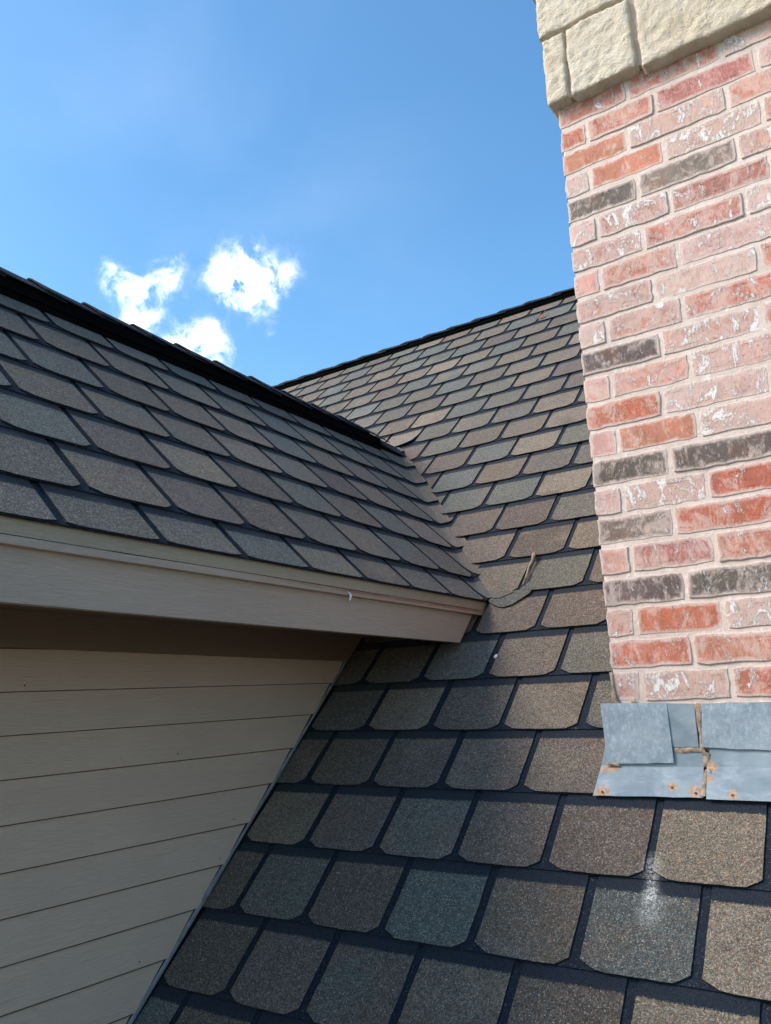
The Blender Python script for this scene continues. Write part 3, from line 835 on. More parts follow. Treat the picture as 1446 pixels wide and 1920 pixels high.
# dormer roof deck, both slopes, ending on the main roof
def dz(x): return CD - x
EX = -1.262                                             # eave line
def dpt(x, y): return Vector((x, y, CD - x)) - nD * 0.014
zE = CD - EX
slab("roof_deck", [dpt(EX - 0.006, DY0), dpt(EX - 0.006, zE - CM - 0.004), dpt(DRX, DRZ - CM + 0.02), dpt(DRX, DY0)], 0.028, nD, M_DECK, dormer)
nL = Vector((-S2, 0, S2)); EXL = 2 * DRX - EX
def lpt(x, y): return Vector((x, y, CD - (2 * DRX - x))) - nL * 0.010
slab("roof_deck", [lpt(DRX, DY0), lpt(DRX, DRZ - CM), lpt(EXL, zE - CM), lpt(EXL, DY0)], 0.03, nL, M_BACK, dormer)

# ------------------------------------------------------------------ dormer trim and wall
def yprism(name, pts_xz, y0, y1fun, material, parent, y_steps=1, jitter=0.0, **kw):
    """profile in XZ swept along Y from y0 to y1fun(x,z)"""
    k = len(pts_xz); v, f = [], []
    for j in range(y_steps + 1):
        for (x, z) in pts_xz:
            y1 = y1fun(x, z); v.append((x, y0 + (y1 - y0) * j / y_steps, z + (rs.uniform(-jitter, jitter) if 0 < j < y_steps else 0)))
    f = [tuple(reversed(range(k))), tuple(range(y_steps * k, y_steps * k + k))]
    for j in range(y_steps):
        for i in range(k):
            a = j * k + i; b_ = j * k + (i + 1) % k; f.append((a, b_, b_ + k, a + k))
    return part(name, v, f, material, parent, **kw)


rake = lambda x, z: 2.361 + (z - 0.277) * 0.97
end_trim = lambda x, z: 2.438 + (z - 0.278) * 1.0
yprism("fascia_board", [(-1.2800, 0.1865), (-1.2785, 0.1850), (-1.300, 0.1850), (-1.300, 0.300), (-1.2800, 0.300)], DY0 + 0.02, rake, M_FASC, dormer)
yprism("trim_strip", [(-1.2665, 0.2805), (-1.2655, 0.2815), (-1.2655, 0.2945), (-1.2675, 0.2965), (-1.2798, 0.2965), (-1.2798, 0.2805)], DY0 + 0.02, lambda x, z: 2.425 + (z - 0.278), M_WORN, dormer, 24, 0.0004)
yprism("trim_board", [(-1.2690, 0.2985), (-1.2690, 0.3280), (-1.2798, 0.3390), (-1.2798, 0.2985)], DY0 + 0.02, lambda x, z: 2.445 + (z - 0.300), M_KHAKI, dormer)
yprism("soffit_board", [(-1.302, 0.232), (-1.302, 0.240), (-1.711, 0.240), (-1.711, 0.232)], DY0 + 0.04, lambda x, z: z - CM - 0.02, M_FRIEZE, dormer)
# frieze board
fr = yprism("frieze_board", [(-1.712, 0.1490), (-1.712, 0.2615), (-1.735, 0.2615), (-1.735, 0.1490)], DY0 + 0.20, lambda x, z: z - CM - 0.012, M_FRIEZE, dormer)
# siding boards, measured at both ends
LZ = [(0.148, 0.172), (0.052, 0.074), (-0.042, -0.024), (-0.135, -0.122), (-0.229, -0.217), (-0.325, -0.316), (-0.416, -0.412), (-0.509, -0.504), (-0.602, -0.602)]
LZ += [(-0.602 - 0.0945 * i, -0.602 - 0.0945 * i) for i in range(1, 18)]
YA, YB = 1.0, 2.1
for i in range(len(LZ) - 1):
    (ta, tb), (ba, bb) = LZ[i], LZ[i + 1]
    def zl(a, b_, y): return a + (b_ - a) * (y - YA) / (YB - YA) if i < 9 else a
    v, f = [], []
    # profile: tapered board, thick at the butt. x outward
    ysteps = 10
    def yend(z): return z - CM - 0.016
    prof_ = [(0, 'b', 0.0125), (0, 't', 0.0020), (1, 't', 0), (1, 'b', 0)]
    for j in range(ysteps + 1):
        for (bk, w2, ox) in prof_:
            # iterate for the cut end that follows the main roof
            za, zb = (ba, bb) if w2 == 'b' else (ta, tb)
            y = 1.5
            for _ in range(6): y = yend(zl(za, zb, y) + (0.006 if w2 == 't' else 0.0))
            yy = (DY0 + 0.2) + (y - DY0 - 0.2) * j / ysteps
            z = zl(za, zb, max(yy, 0.6)) + (0.006 if w2 == 't' else 0.0)
            x = WALLX - 0.004 + ox if not bk else WALLX - 0.012
            v.append((x, yy, z))
    for j in range(ysteps):
        for a in range(4):
            p, q = j * 4 + a, j * 4 + (a + 1) % 4; f.append((p, q, q + 4, p + 4))
    f.append((3, 2, 1, 0)); e = ysteps * 4; f.append((e, e + 1, e + 2, e + 3))
    part("siding_board", v, f, M_SIDE, dormer)
    # dark strip painting the contact shadow and dirt under the butt above
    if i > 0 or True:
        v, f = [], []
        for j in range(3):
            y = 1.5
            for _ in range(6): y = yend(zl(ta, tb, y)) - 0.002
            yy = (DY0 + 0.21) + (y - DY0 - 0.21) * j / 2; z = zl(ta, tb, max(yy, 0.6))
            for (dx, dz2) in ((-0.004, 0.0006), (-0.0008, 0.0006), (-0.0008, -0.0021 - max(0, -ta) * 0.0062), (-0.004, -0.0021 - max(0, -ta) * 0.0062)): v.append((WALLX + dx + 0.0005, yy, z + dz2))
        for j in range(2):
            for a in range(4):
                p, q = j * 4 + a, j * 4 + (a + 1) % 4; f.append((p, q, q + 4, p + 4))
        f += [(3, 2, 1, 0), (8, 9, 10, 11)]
        part("lap_shadow_strip", v, f, M_LAPSHADE_NAIL, dormer)
for (ny, nz) in ((2.12, 0.088), (1.71, -0.303), (1.66, -0.398), (1.40, -0.588), (1.05, 0.066), (1.50, -0.112)):
    v = [(WALLX + 0.0105, ny + math.cos(k) * 0.0022, nz + math.sin(k) * 0.0022) for k in (0, 1.05, 2.1, 3.15, 4.2, 5.25)] + [(WALLX + 0.0118, ny, nz)]
    part("nail_head", v, [(k, (k + 1) % 6, 6) for k in range(6)], M_LAPSHADE_NAIL, dormer)
# wall body behind the boards: closed prism down to the main roof
b = ([], [])
WL = 2 * DRX - WALLX
ylo = DY0 + 0.2
v = [(WALLX - 0.013, ylo, 0.26), (WALLX - 0.013, ylo, ylo + CM - 0.02), (WALLX - 0.013, 0.26 - CM - 0.02, 0.26),
     (WL, ylo, 0.26), (WL, ylo, ylo + CM - 0.02), (WL, 0.26 - CM - 0.02, 0.26), (DRX, ylo, DRZ - 0.06)]
f = [(0, 1, 2), (3, 5, 4), (0, 3, 4, 1), (1, 4, 5, 2), (0, 2, 5, 3), (0, 6, 3)]
part("wall_body", v, f, M_SIDE, dormer)
# dormer gable front: window with frame, on the face turned down the slope
b = ([], []); boxf(b, DRX - 0.24, DRX + 0.24, ylo - 0.03, ylo - 0.002, -0.75, 0.05)
wf = part("window", *b, simple("white window frame", (0.75, 0.74, 0.7), 0.5), dormer)
b = ([], []); boxf(b, DRX - 0.20, DRX + 0.20, ylo - 0.036, ylo - 0.031, -0.71, 0.01)
m_gl = simple("dark window glass", (0.02, 0.025, 0.03), 0.08, var=0.05)
g = mesh("pane", *b, m_gl); g.parent = wf
# thin step flashing where siding meets the roof
M_STEP = simple("grey painted step flashing", (0.24, 0.24, 0.245), 0.6, var=0.15, scale=30)
for i in range(26):
    ya = -0.55 + i * 0.1435 * 0.97
    if ya > 2.15: break
    yb2 = ya + 0.160
    def base(y, o=0.0): return y + CM + 0.004 + o
    x0, x1 = WALLX + 0.0055 + (i % 2) * 0.0012, WALLX + 0.011 + rs.uniform(0, 0.002)
    hh = 0.012 + rs.uniform(-.003, .004)
    v = [(x0, ya, base(ya)), (x0, yb2, base(yb2)), (x0, yb2 - hh * .4, base(yb2) + hh * 0.6), (x0, ya - hh * .4, base(ya) + hh * 0.6),
         (x1, ya, base(ya, 0.002)), (x1, yb2, base(yb2, 0.002))]
    v2 = [(x - 0.0008, y, z - 0.001) for x, y, z in v]
    f = [(0, 1, 2, 3), (0, 4, 5, 1), (6, 9, 8, 7), (6, 7, 11, 10), (3, 2, 8, 9), (0, 3, 9, 6), (1, 7, 8, 2), (4, 10, 11, 5), (0, 6, 10, 4), (1, 5, 11, 7)]
    part("step_flashing", v + v2, f, M_STEP, dormer)

# ------------------------------------------------------------------ chimney
CB = -0.0145; CH = 0.0769
b = ([], []); boxf(b, CHX0 + 0.004, CHX1 - 0.004, CHY + 0.0029, CHY2, -0.62, 2.06)
part("mortar_core", *b, M_MORTAR, chimney)
br = random.Random(21)


def brick_geo(w_, h_, dep, rr, cornerL=False):
    """front face at y=0 looking to -Y; returns verts, faces, edge attr"""
    nx = max(3, int(w_ / 0.022)); nz = 4
    j = 0.0021
    ring = []
    for i in range(nx): ring.append((w_ * i / nx, 0))
    for i in range(nz): ring.append((w_, h_ * i / nz))
    for i in range(nx): ring.append((w_ * (1 - i / nx), h_))
    for i in range(nz): ring.append((0, h_ * (1 - i / nz)))
    n = len(ring); cx, cz = w_ / 2, h_ / 2
    outer = []
    for x, z in ring:
        cr = 0.0
        fx = min(x, w_ - x); fz = min(z, h_ - z)
        xx = x + rr.uniform(-j, j); zz = z + rr.uniform(-j, j)
        if fx < 0.001 and fz < 0.001: xx += (0.0012 if x < cx else -0.0012); zz += (0.0012 if z < cz else -0.0012)
        outer.append((xx, zz))
    v, e = [], []
    tilt = rr.uniform(-0.012, 0.012); tz = rr.uniform(-0.02, 0.02); pr = rr.uniform(-0.0018, 0.0016)
    def yf(x, z): return pr + tilt * (x - cx) + tz * (z - cz)
    for x, z in outer: v.append((x, dep, z)); e.append(0.0)
    for x, z in outer: v.append((x, yf(x, z) + 0.0014, z)); e.append(0.0)
    def ins(d):
        return [(x + (d if x < d + 0.002 else -d if x > w_ - d - 0.002 else 0), z + (d if z < d + 0.002 else -d if z > h_ - d - 0.002 else 0)) for x, z in outer]
    for x, z in ins(0.0016): v.append((x, yf(x, z) + 0.0002, z)); e.append(0.25)
    for x, z in ins(0.0130): v.append((x, yf(x, z) + rr.uniform(-0.0005, 0.0006), z)); e.append(1.0)
    f = []
    for a in range(3):
        for i in range(n): p, q = a * n + i, a * n + (i + 1) % n; f.append((p, q, q + n, p + n))
    f.append(tuple(range(3 * n, 4 * n)))
    return v, f, e


# course by course, left to right: (colour, wash)
BC = {'L': ((0.52, 0.31, 0.26), 0.85), 'P': ((0.56, 0.33, 0.265), 0.50), 'M': ((0.46, 0.175, 0.118), 0.72), 'W': ((0.46, 0.205, 0.150), 0.92), 'R': ((0.46, 0.150, 0.092), 0.54),
      'O': ((0.50, 0.225, 0.140), 0.24), 'K': ((0.135, 0.108, 0.090), 0.46), 'B': ((0.21, 0.165, 0.135), 0.52), 'D': ((0.39, 0.155, 0.125), 0.60)}
COURSES = {1: 'LWR', 2: 'RMM', 3: 'MRLM', 4: 'KKM', 5: 'PDMM', 6: 'BRM', 7: 'LWRM', 8: 'KKM', 9: 'POWM', 10: 'RLM', 11: 'PMWL', 12: 'KWM', 13: 'LWMW', 14: 'WLML', 15: 'PMLW', 16: 'WMLM',
           17: 'LWDM', 18: 'KBWM', 19: 'LOWM', 20: 'OWMM', 21: 'RMDL', 22: 'MMLM'}
brick_store = ([], [], [], [])
edge_store = []
ODD = [-0.608, -0.407, -0.163, 0.08, 0.32]; EVEN = [-0.485, -0.236, 0.005, 0.25]
SPECIAL = {1: [-0.611, -0.409], 3: [-0.613, -0.405], 6: [-0.493], 12: [-0.474], 14: [-0.473, -0.224], 18: [-0.487, -0.235], 20: [-0.499, -0.240], 21: [-0.606, -0.415, -0.161]}
JW = 0.0105
for c in range(-6, 23):
    z0 = CB + (c - 1) * CH; h_ = CH - 0.0108
    js = list(ODD if c % 2 else EVEN)
    for k, x in enumerate(SPECIAL.get(c, [])): js[k] = x
    js = [x + br.uniform(-0.003, 0.003) for x in js]
    xs = [CHX0 - JW / 2] + js + [CHX1 + JW / 2]
    zj = br.uniform(-0.0015, 0.0015)
    for k in range(len(xs) - 1):
        x0 = xs[k] + JW / 2; x1 = xs[k + 1] - JW / 2
        code = COURSES.get(c, 'MMMMM'); code = code[k] if k < len(code) else br.choice('MMWLRDKP')
        col, wash = BC[code]
        j = 1 + br.uniform(-0.10, 0.10)
        col4 = (min(1, col[0] * j), col[1] * j * (1 + br.uniform(-.06, .06)), col[2] * j, max(0.0, min(1.0, wash + br.uniform(-0.08, 0.08))))
        v, f, e = brick_geo(x1 - x0, h_ + br.uniform(-0.0012, 0.0012), 0.03, br)
        M_ = Matrix.Translation((x0, CHY, z0 + 0.0054 + zj))
        if c >= 1 and x0 < -0.05:
            o = mesh("brick", v, f, M_BRICK, extra={'edge': e}); adopt(o, chimney, M_); o.color = col4
        else: add_stuff(v, f, M_, col4, brick_store); edge_store += e
# side faces
for c in range(-4, 23):
    z0 = CB + (c - 1) * CH; h_ = CH - 0.0108
    ys_ = [CHY, CHY + 0.20, CHY + 0.44, CHY2 + JW] if c % 2 else [CHY, CHY + 0.085, CHY + 0.32, CHY + 0.55, CHY2 + JW]
    for side in (0, 1):
        for k in range(len(ys_) - 1):
            y0 = ys_[k] + (0.0315 if k == 0 else 0.0); y1 = ys_[k + 1] - JW
            if y1 - y0 < 0.02: continue
            v, f, e = brick_geo(y1 - y0, h_, 0.02, br)
            # corner return keeps the code of the front brick at the corner
            code = (COURSES.get(c, 'M')[0] if k == 0 and side == 0 else br.choice('MMWLRDP')); col, wash = BC[code]
            if side == 0: M_ = Matrix(((0, 1, 0, CHX0), (-1, 0, 0, y1), (0, 0, 1, z0 + 0.0054), (0, 0, 0, 1)))
            else: M_ = Matrix(((0, -1, 0, CHX1), (1, 0, 0, y0), (0, 0, 1, z0 + 0.0054), (0, 0, 0, 1)))
            add_stuff(v, f, M_, (*col, wash), brick_store); edge_store += e
o = mesh("side_bricks", brick_store[0], brick_store[1], M_BRICKS, extra={'edge': edge_store, 'tint': brick_store[3]}, kind='stuff'); adopt(o, chimney)

# limestone cap: rock-faced blocks
SY = 1.921


def stone(x0, x1, z0, z1, seed, yface=SY, axis='front', xside=None, proud=0.0):
    rr = random.Random(seed); nx = max(6, int((x1 - x0) / 0.0065)); nz = max(6, int((z1 - z0) / 0.0065))
    w_, h_ = x1 - x0, z1 - z0; v, f = [], []
    def wob(t, s): return 0.0045 * mnoise.noise(Vector((t * 14, s * 3.3 + seed, 0.7))) + 0.0018 * mnoise.noise(Vector((t * 60, s * 3.3 + seed, 2.7)))
    for j in range(nz + 1):
        for i in range(nx + 1):
            s, t = i / nx, j / nz
            x = w_ * s; z = h_ * t
            x += (wob(z, 1) * (1 - s) + wob(z, 2) * s); z += (wob(x, 3) * (1 - t) + wob(x, 4) * t)
            P = Vector((x + seed * 3.1, z, seed * 1.7))
            dpt_ = 0.0028 * mnoise.fractal(P * 8, 1.0, 2.0, 4) + 0.0052 * mnoise.fractal(P * 34, 0.6, 2.2, 5)
            ed = min(s * w_, (1 - s) * w_, t * h_, (1 - t) * h_)
            rnd_ = 0.0045 * (1 - min(1, ed / 0.009)) ** 2
            y = -0.006 - proud - dpt_ + rnd_
            v.append((x, y, z))
    n1 = len(v)
    per = [i for i in range(nx + 1)] + [(j) * (nx + 1) + nx for j in range(1, nz + 1)] + [nz * (nx + 1) + i for i in range(nx - 1, -1, -1)] + [j * (nx + 1) for j in range(nz - 1, 0, -1)]
    for p in per: v.append((v[p][0], 0.075, v[p][2]))
    for j in range(nz):
        for i in range(nx):
            a = j * (nx + 1) + i; f.append((a, a + 1, a + nx + 2, a + nx + 1))
    m_ = len(per)
    for i in range(m_): f.append((per[i], n1 + i, n1 + (i + 1) % m_, per[(i + 1) % m_]))
    f.append(tuple(n1 + i for i in range(m_)))
    if axis == 'front': M_ = Matrix.Translation((x0, yface, z0))
    elif axis == 'left': M_ = Matrix(((0, 1, 0, xside), (-1, 0, 0, x1), (0, 0, 1, z0), (0, 0, 0, 1)))
    else: M_ = Matrix(((0, -1, 0, xside), (1, 0, 0, x0), (0, 0, 1, z0), (0, 0, 0, 1)))
    o = mesh("stone", v, f, M_STONE, smooth=True); adopt(o, chimney, M_)
    return o


SX = CHX0 - 0.013
stone(SX - 0.004, -0.6345, 1.672, 1.893, 3)
stone(-0.6255, -0.4420, 1.668, 1.893, 7)
stone(-0.4260, -0.020, 1.657, 2.085, 12)
stone(SX - 0.012, -0.4400, 1.905, 2.100, 5)
stone(-0.010, 0.26, 1.665, 1.88, 8); stone(0.27, CHX1 + 0.03, 1.665, 1.88, 9); stone(-0.010, CHX1 + 0.03, 1.89, 2.10, 10)
for a, (y0, y1, z0, z1) in enumerate([(1.99, 2.25, 1.665, 1.89), (2.26, 2.64, 1.665, 1.89), (1.99, 2.42, 1.90, 2.10), (2.43, 2.64, 1.90, 2.10)]):
    stone(y0, y1, z0, z1, 20 + a, axis='left', xside=SX + 0.003); stone(y0, y1, z0, z1, 30 + a, axis='right', xside=CHX1 + 0.027)
b = ([], []); boxf(b, CHX0 - 0.016, CHX1 + 0.016, 1.938, CHY2 + 0.02, 1.681, 2.075)
part("mortar_bed", *b, M_MORTAR, chimney)
# slab on top of the stones
b = ([], []); boxf(b, CHX0 - 0.05, CHX1 + 0.05, 1.90, CHY2 + 0.05, 2.105, 2.16); part("cap_slab", *b, M_STONE, chimney)


# ---- flashing
def sheet(name, pts, nrm, t, material, parent, seg=5, wav=0.0012, seed=0):
    """thin quad sheet bl, br, tr, tl with slightly uneven surface and edges"""
    bl, br_, tr, tl = [Vector(p) for p in pts]; v, f = [], []; nrm = Vector(nrm).normalized(); nx = ny = seg
    for lay in (0, 1):
        for j in range(ny + 1):
            for i in range(nx + 1):
                s, t2 = i / nx, j / ny
                P = (bl * (1 - s) + br_ * s) * (1 - t2) + (tl * (1 - s) + tr * s) * t2
                q = mnoise.noise(P * 22 + Vector((seed, 0, 0))) * wav
                P = P + nrm * (q + (0 if lay == 0 else -t)) + (tl - bl).normalized() * (mnoise.noise(Vector((s * 6 + seed, 3, 1))) * 0.0022 if j == 0 else 0)
                v.append(P)
    Q = (nx + 1) * (ny + 1)
    for j in range(ny):
        for i in range(nx):
            a = j * (nx + 1) + i; f.append((a, a + 1, a + nx + 2, a + nx + 1)); f.append((a + Q, a + Q + nx + 1, a + Q + nx + 2, a + Q + 1))
    for i in range(nx): f.append((i, i + Q, i + 1 + Q, i + 1)); a = ny * (nx + 1) + i; f.append((a, a + 1, a + 1 + Q, a + Q))
    for j in range(ny):
        a = j * (nx + 1); f.append((a, a + nx + 1, a + nx + 1 + Q, a + Q)); a += nx; f.append((a, a + Q, a + nx + 1 + Q, a + nx + 1))
    return part(name, v, f, material, parent)


up_n = (0, -1, 0)
YW = 1.9440
# upright legs against the brick
sheet("counter_flashing", [(-0.704, YW - 0.012, -0.155), (-0.5490, YW - 0.011, -0.150), (-0.5535, YW - 0.0035, -0.0170), (-0.7115, YW - 0.005, -0.0145)], up_n, 0.001, M_FLASH, chimney, 8, seed=1)
sheet("counter_flashing", [(-0.5545, YW - 0.0045, -0.1155), (-0.4920, YW - 0.0045, -0.1160), (-0.4925, YW - 0.002, -0.0205), (-0.5545, YW - 0.002, -0.0180)], up_n, 0.001, metal_mat("plain galvanised sheet", False), chimney, 5, seed=2)
sheet("counter_flashing", [(-0.4850, YW - 0.0065, -0.1160), (-0.2, YW - 0.0065, -0.128), (-0.2, YW - 0.0035, -0.0215), (-0.4740, YW - 0.0035, -0.0205)], up_n, 0.001, M_FLASH, chimney, 8, seed=3)
sheet("counter_flashing", [(-0.205, YW - 0.0085, -0.125), (CHX1 + 0.02, YW - 0.0085, -0.125), (CHX1 + 0.02, YW - 0.005, -0.02), (-0.205, YW - 0.005, -0.02)], up_n, 0.001, M_FLASH, chimney, 6, seed=4)
# apron: upright back and the flange lying on the shingles
def mp(x, y, o): return Vector((x, y, y + CM)) + nm * o
for (xa, xb, xa2, xb2, sd_) in [(-0.722, -0.4860, -0.7280, -0.4810, 5), (-0.4790, 0.10, -0.4740, 0.10, 6), (0.095, CHX1 + 0.04, 0.095, CHX1 + 0.045, 7)]:
    o_ = 0.0035 + (0.0015 if sd_ == 6 else 0)
    yb2_ = 1.9430
    sheet("apron_flashing", [mp(xa, yb2_, o_ + 0.003), mp(xb, yb2_, o_ + 0.003), (xb, YW + 0.001, -0.110), (xa + 0.012, YW + 0.001, -0.110)], up_n, 0.001, M_APRON, chimney, 6, 0.0008, sd_)
    sheet("apron_flashing", [mp(xa2, 1.8830, o_), mp(xb2, 1.8860, o_), mp(xb, yb2_, o_ + 0.003), mp(xa, yb2_, o_ + 0.003)], nm, 0.001, M_APRON, chimney, 8, 0.0022, sd_)
# nail heads in the flange
M_NAIL = simple("rusty nail head", (0.10, 0.055, 0.03), 0.7)
for (qx, qy) in ((-0.706, 1.889), (-0.549, 1.902), (-0.497, 1.893), (-0.421, 1.891)):
    c = mp(qx, qy, 0.0062); v = []
    for k in range(8): v.append(c + Vector((math.cos(k * math.pi / 4), math.sin(k * math.pi / 4) * S2, math.sin(k * math.pi / 4) * S2)) * 0.0032)
    v.append(c + nm * 0.0012); part("nail_head", v, [(k, (k + 1) % 8, 8) for k in range(8)], M_NAIL, chimney)
# sealant smears
def smear(pts, nrm, seed, t=0.0022):
    rr = random.Random(seed); c = sum((Vector(p) for p in pts), Vector()) / len(pts); nrm = Vector(nrm).normalized(); poly = []
    for i in range(len(pts)):
        a, b_ = Vector(pts[i]), Vector(pts[(i + 1) % len(pts)])
        for k in range(3): poly.append(a.lerp(b_, k / 3) + (Vector((rr.uniform(-1, 1), 0, rr.uniform(-1, 1))) * 0.0016))
    n = len(poly); v = [p + nrm * 0.0006 for p in poly] + [p.lerp(c, 0.25) + nrm * t for p in poly] + [c + nrm * t * 1.2]
    f = [(i, (i + 1) % n, (i + 1) % n + n, i + n) for i in range(n)] + [(n + i, n + (i + 1) % n, 2 * n) for i in range(n)]
    return part("sealant", v, f, M_SEAL, chimney, smooth=True)


smear([(-0.4895, YW - 0.003, -0.122), (-0.4815, YW - 0.003, -0.122), (-0.4765, YW - 0.003, -0.0205), (-0.4895, YW - 0.003, -0.0205)], up_n, 1)
smear([(-0.5480, YW - 0.002, -0.130), (-0.4800, YW - 0.002, -0.127), (-0.4800, YW - 0.002, -0.1165), (-0.5480, YW - 0.002, -0.1165)], up_n, 2)
smear([(-0.4865, YW - 0.004, -0.160), (-0.4765, YW - 0.004, -0.158), (-0.4700, YW - 0.004, -0.128), (-0.4865, YW - 0.004, -0.124)], up_n, 3)
smear([mp(-0.486, 1.887, 0.006), mp(-0.477, 1.887, 0.006), mp(-0.474, 1.938, 0.006), mp(-0.484, 1.938, 0.006)], nm, 4)
smear([mp(-0.472, 1.925, 0.006), mp(-0.468, 1.930, 0.006), mp(-0.462, 1.941, 0.006), mp(-0.475, 1.941, 0.006)], nm, 5)
smear([(-0.6850, CHY - 0.004, -0.016), (-0.6690, CHY - 0.004, -0.016), (-0.6760, CHY - 0.002, 0.010), (-0.6800, CHY - 0.001, 0.062), (-0.6860, CHY - 0.001, 0.058)], up_n, 6)
smear([(-0.6420, CHY - 0.004, -0.018), (-0.6240, CHY - 0.004, -0.016), (-0.6280, CHY - 0.003, -0.006), (-0.6400, CHY - 0.003, -0.008)], up_n, 7)
smear([(-0.708, YW - 0.013, -0.159), (-0.675, YW - 0.012, -0.158), (-0.680, YW - 0.012, -0.152), (-0.707, YW - 0.012, -0.150)], up_n, 8)
# step flashing up the left flank: upright leg on the brick side, flange on the shingles
for i in range(5):
    ya = 1.955 + i * 0.135; yb2 = ya + 0.16; x0 = CHX0 - 0.004 - 0.001 * (i % 2); x1 = CHX0 - 0.040 + 0.004 * i
    zt = ya + CM + 0.14
    v = [(x0, ya, ya + CM + 0.004), (x0, yb2, yb2 + CM + 0.004), (x0, yb2, yb2 + CM + 0.075), (x0, ya, ya + CM + 0.10), (x1, ya, ya + CM + 0.006), (x1, yb2, yb2 + CM + 0.006)]
    v2 = [(x + 0.001, y, z - 0.001) for x, y, z in v]
    f = [(0, 3, 2, 1), (0, 1, 5, 4), (6, 7, 8, 9), (6, 10, 11, 7), (3, 9, 8, 2), (0, 6, 9, 3), (1, 2, 8, 7), (4, 5, 11, 10), (0, 4, 10, 6), (1, 7, 11, 5)]
    part("step_flashing", v + v2, f, M_FLASH, chimney)

# house body below the roof, never in view from here but there for the light and for other views
body = thing("house_walls", "pale brick house walls below the shingled main roof", "house walls", (0, 4.8, GROUND))
b = ([], []); boxf(b, -6.6, 2.3, lo.y + 0.4, yb_ - 0.4, GROUND, lo.z - 0.10)
part("wall_body", *b, M_MORTAR, body)

# ------------------------------------------------------------------ small things
# broken end shingle of the valley, slipped over the course below, with a twig caught in the crack
def mainpoly(name, pts, o0, material, colour_key, parent, t=0.004, curl=None):
    poly = [(p[0] * W, p[1] * E) for p in pts]
    y0 = min(p[1] for p in poly); x0 = min(p[0] for p in poly)
    n = len(poly)
    def z(x, y): return o0 + (curl(x, y) if curl else 0.0)
    v = [MAINP.pt(x, y, LIFTN + z(x, y)) for x, y in poly] + [MAINP.pt(x, y, LIFTN + z(x, y) - t) for x, y in poly]
    f = [tuple(range(n)), tuple(reversed(range(n, 2 * n)))] + [(i, i + n, (i + 1) % n + n, (i + 1) % n) for i in range(n)]
    sc = [(x - x0, min(0.15, y - y0), 0) for x, y in poly] * 2
    o = part(name, v, f, material, parent, sc=sc)
    if colour_key: colour(o, colour_key)
    return o


mainpoly("broken_shingle", [(0.95, 5.98), (1.08, 5.78), (1.155, 5.71), (1.25, 5.645), (1.355, 5.615), (1.47, 5.66), (1.58, 5.78), (1.69, 5.92), (1.715, 6.04), (1.66, 6.16), (1.56, 6.20), (1.50, 6.04)], 0.0018, M_TAB, 'blue', main_roof, 0.003)
mainpoly("broken_shingle", [(0.90, 6.00), (1.02, 5.93), (1.13, 5.87), (1.24, 5.85), (1.33, 5.92), (1.43, 5.985)], 0.0046, M_TAB, 'green', main_roof, 0.0022)


def tube(name, pts, rads, material, parent=None, sides=7):
    v, f = [], []; n = len(pts)
    for i, p in enumerate(pts):
        p = Vector(p); a = Vector(pts[max(0, i - 1)]); c = Vector(pts[min(n - 1, i + 1)]); d = (c - a).normalized()
        s = d.cross(Vector((0.3, 0.2, 1))).normalized(); u_ = d.cross(s)
        for k in range(sides):
            an = 2 * math.pi * k / sides; v.append(p + (s * math.cos(an) + u_ * math.sin(an)) * rads[i])
    for i in range(n - 1):
        for k in range(sides): a = i * sides + k; b_ = i * sides + (k + 1) % sides; f.append((a, b_, b_ + sides, a + sides))
    f.append(tuple(reversed(range(sides)))); f.append(tuple(range((n - 1) * sides, n * sides)))
    o = mesh(name, v, f, material, smooth=True)
    if parent: adopt(o, parent)
    return o


M_TWIG = simple("dry twig", (0.33, 0.24, 0.15), 0.8, var=0.3, scale=60, bump_scale=200, bump_d=0.001)
pt = lambda u, vv, o: MAINP.pt(u * W, vv * E, LIFTN + o)
o = tube("twig", [pt(1.54, 6.12, 0.008), pt(1.555, 6.34, 0.010), pt(1.535, 6.58, 0.012), pt(1.555, 6.78, 0.012), pt(1.545, 6.90, 0.013), pt(1.53, 7.02, 0.012)], [0.0015, 0.005, 0.003, 0.006, 0.0085, 0.001], M_TWIG)
o['label'] = "short dry twig caught in a cracked shingle beside the valley"; o['category'] = "twig"
# fallen leaf under the main ridge
lf = pt(-1.352, 20.24, 0.004)
M_LEAF = simple("rust coloured dead leaf", (0.30, 0.075, 0.03), 0.7, var=0.3, scale=40)
a1, a2, a3 = MAINP.ax, MAINP.up, MAINP.nz
v = [lf + a1 * x + a2 * y + a3 * z for x, y, z in [(-0.030, -0.010, 0.002), (-0.010, -0.020, 0.006), (0.012, -0.016, 0.010), (0.022, -0.002, 0.014), (0.008, 0.008, 0.020), (-0.014, 0.006, 0.012), (0.0, -0.006, 0.003)]]
f = [(6, 0, 1), (6, 1, 2), (6, 2, 3), (6, 3, 4), (6, 4, 5), (6, 5, 0)]
o = mesh("dead_leaf", v, f, M_LEAF); o['label'] = "small rust red dead leaf on the main roof just below its ridge"; o['category'] = "leaf"
stem = tube("stem", [lf + a1 * 0.004 + a3 * 0.006, lf + a1 * 0.006 + a2 * 0.03 + a3 * 0.012, lf + a1 * 0.012 + a2 * 0.062 + a3 * 0.024], [0.003, 0.0025, 0.0018], M_LEAF); stem.parent = o
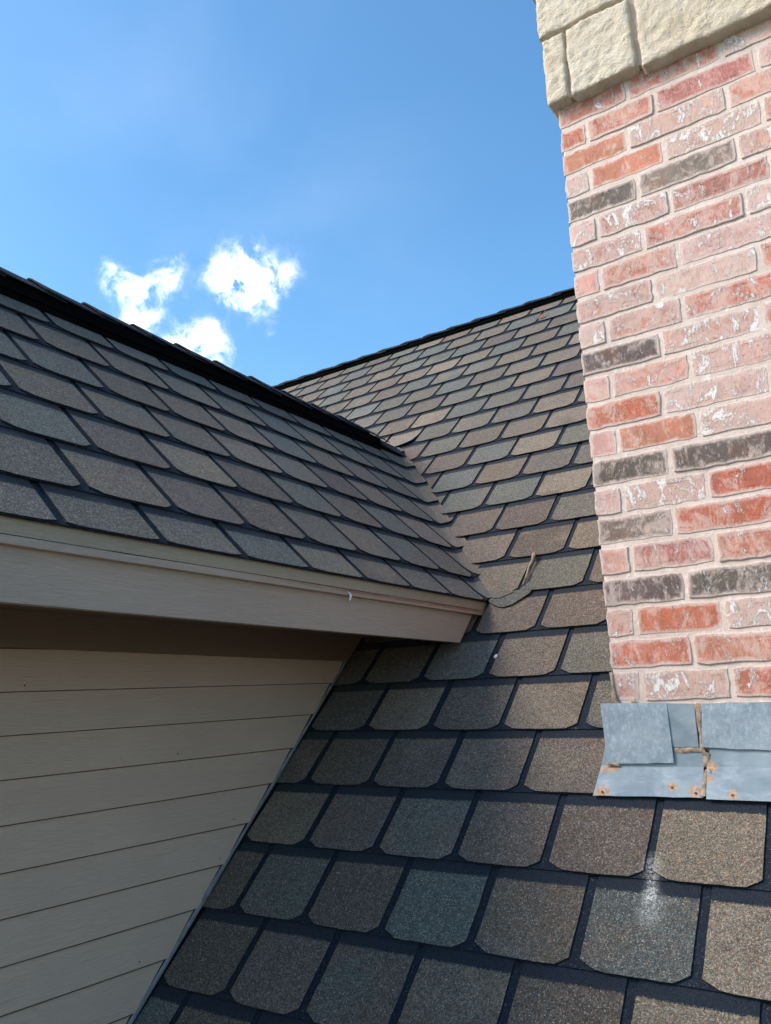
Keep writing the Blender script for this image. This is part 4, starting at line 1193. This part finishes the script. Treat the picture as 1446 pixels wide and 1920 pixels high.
# pale speck in a slot, and white curl of paint on the fascia trim
M_WHITE = simple("white dropping", (0.75, 0.74, 0.72), 0.7, var=0.1)
def blob(name, c, r, sx, sy, sz, material):
    v, f = [], []; n = 10; m_ = 6
    for j in range(1, m_):
        for i in range(n):
            th = math.pi * j / m_; ph = 2 * math.pi * i / n; k = 1 + 0.2 * mnoise.noise(Vector((math.cos(ph), math.sin(ph), th)) * 1.7 + c * 31)
            v.append(c + a1 * (r * sx * k * math.sin(th) * math.cos(ph)) + a2 * (r * sy * k * math.sin(th) * math.sin(ph)) + a3 * (r * sz * k * math.cos(th)))
    t_ = len(v); v += [c + a3 * r * sz, c - a3 * r * sz]
    for j in range(m_ - 2):
        for i in range(n): a = j * n + i; b_ = j * n + (i + 1) % n; f.append((a, a + n, b_ + n, b_))
    for i in range(n): f.append((t_, i, (i + 1) % n)); a = (m_ - 2) * n; f.append((t_ + 1, a + (i + 1) % n, a + i))
    return mesh(name, v, f, material, smooth=True)


o = blob("pebble", pt(1.548, 4.448, 0.000), 0.0075, 0.8, 1.25, 0.5, M_WHITE); o['label'] = "tiny white pebble lying in a shingle slot right of the fascia end"; o['category'] = "pebble"
o = tube("paint_curl", [(-1.2648, 1.660, 0.2895), (-1.2610, 1.664, 0.2850), (-1.2590, 1.6665, 0.2780), (-1.2600, 1.664, 0.2690), (-1.2615, 1.6635, 0.2640)], [0.0012, 0.0028, 0.0036, 0.0030, 0.0016], simple("white paint flake", (0.78, 0.78, 0.76), 0.5, var=0.05))
o['label'] = "white curl of peeling paint hanging from the worn strip above the fascia"; o['category'] = "paint flake"
# bird dropping washed down from a slot over the tab below
M_DROP, nn_, bb_ = mat("dried bird dropping")
tcx = nn_.add('ShaderNodeTexCoord'); fz = nn_.noise(tcx.outputs['Object'], 130, 5, 0.8, 0.6)
nn_.l.new(nn_.mix(nn_.smooth(fz, 0.40, 0.62), (0.22, 0.20, 0.17), (0.72, 0.69, 0.62)), bb_.inputs['Base Color']); bb_.inputs['Roughness'].default_value = 0.9
v, f = [], []; rr = random.Random(8)
for k in range(16):
    q = rr.random(); du = rr.gauss(0, 0.028); dv_ = rr.gauss(0, 0.045)
    if k % 3 == 0: c_ = (4.030 + rr.gauss(0, 0.012), 1.16 + rr.uniform(-0.20, 0.28), -0.0015)
    else: c_ = (4.06 + du, 0.90 + dv_, 0.0020)
    c3 = pt(*c_); i0 = len(v); s_ = rr.uniform(0.0006, 0.0018)
    for j in range(6):
        an = j * math.pi / 3; v.append(c3 + a1 * math.cos(an) * s_ * rr.uniform(.6, 1.2) + a2 * math.sin(an) * s_ * 1.5 * rr.uniform(.6, 1.2) - a3 * 0.0005)
    v.append(c3 + a3 * s_ * 0.5); f += [(i0 + j, i0 + (j + 1) % 6, i0 + 6) for j in range(6)]
o = mesh("bird_dropping", v, f, M_DROP, smooth=True); o['label'] = "dried whitish bird dropping splashed over the shingles below the chimney flashing"; o['category'] = "bird dropping"; o['kind'] = 'stuff'

for t_ in (main_roof, dormer, chimney):
    if '_w' in t_: del t_['_w']
print("visible main shingles", n_part)
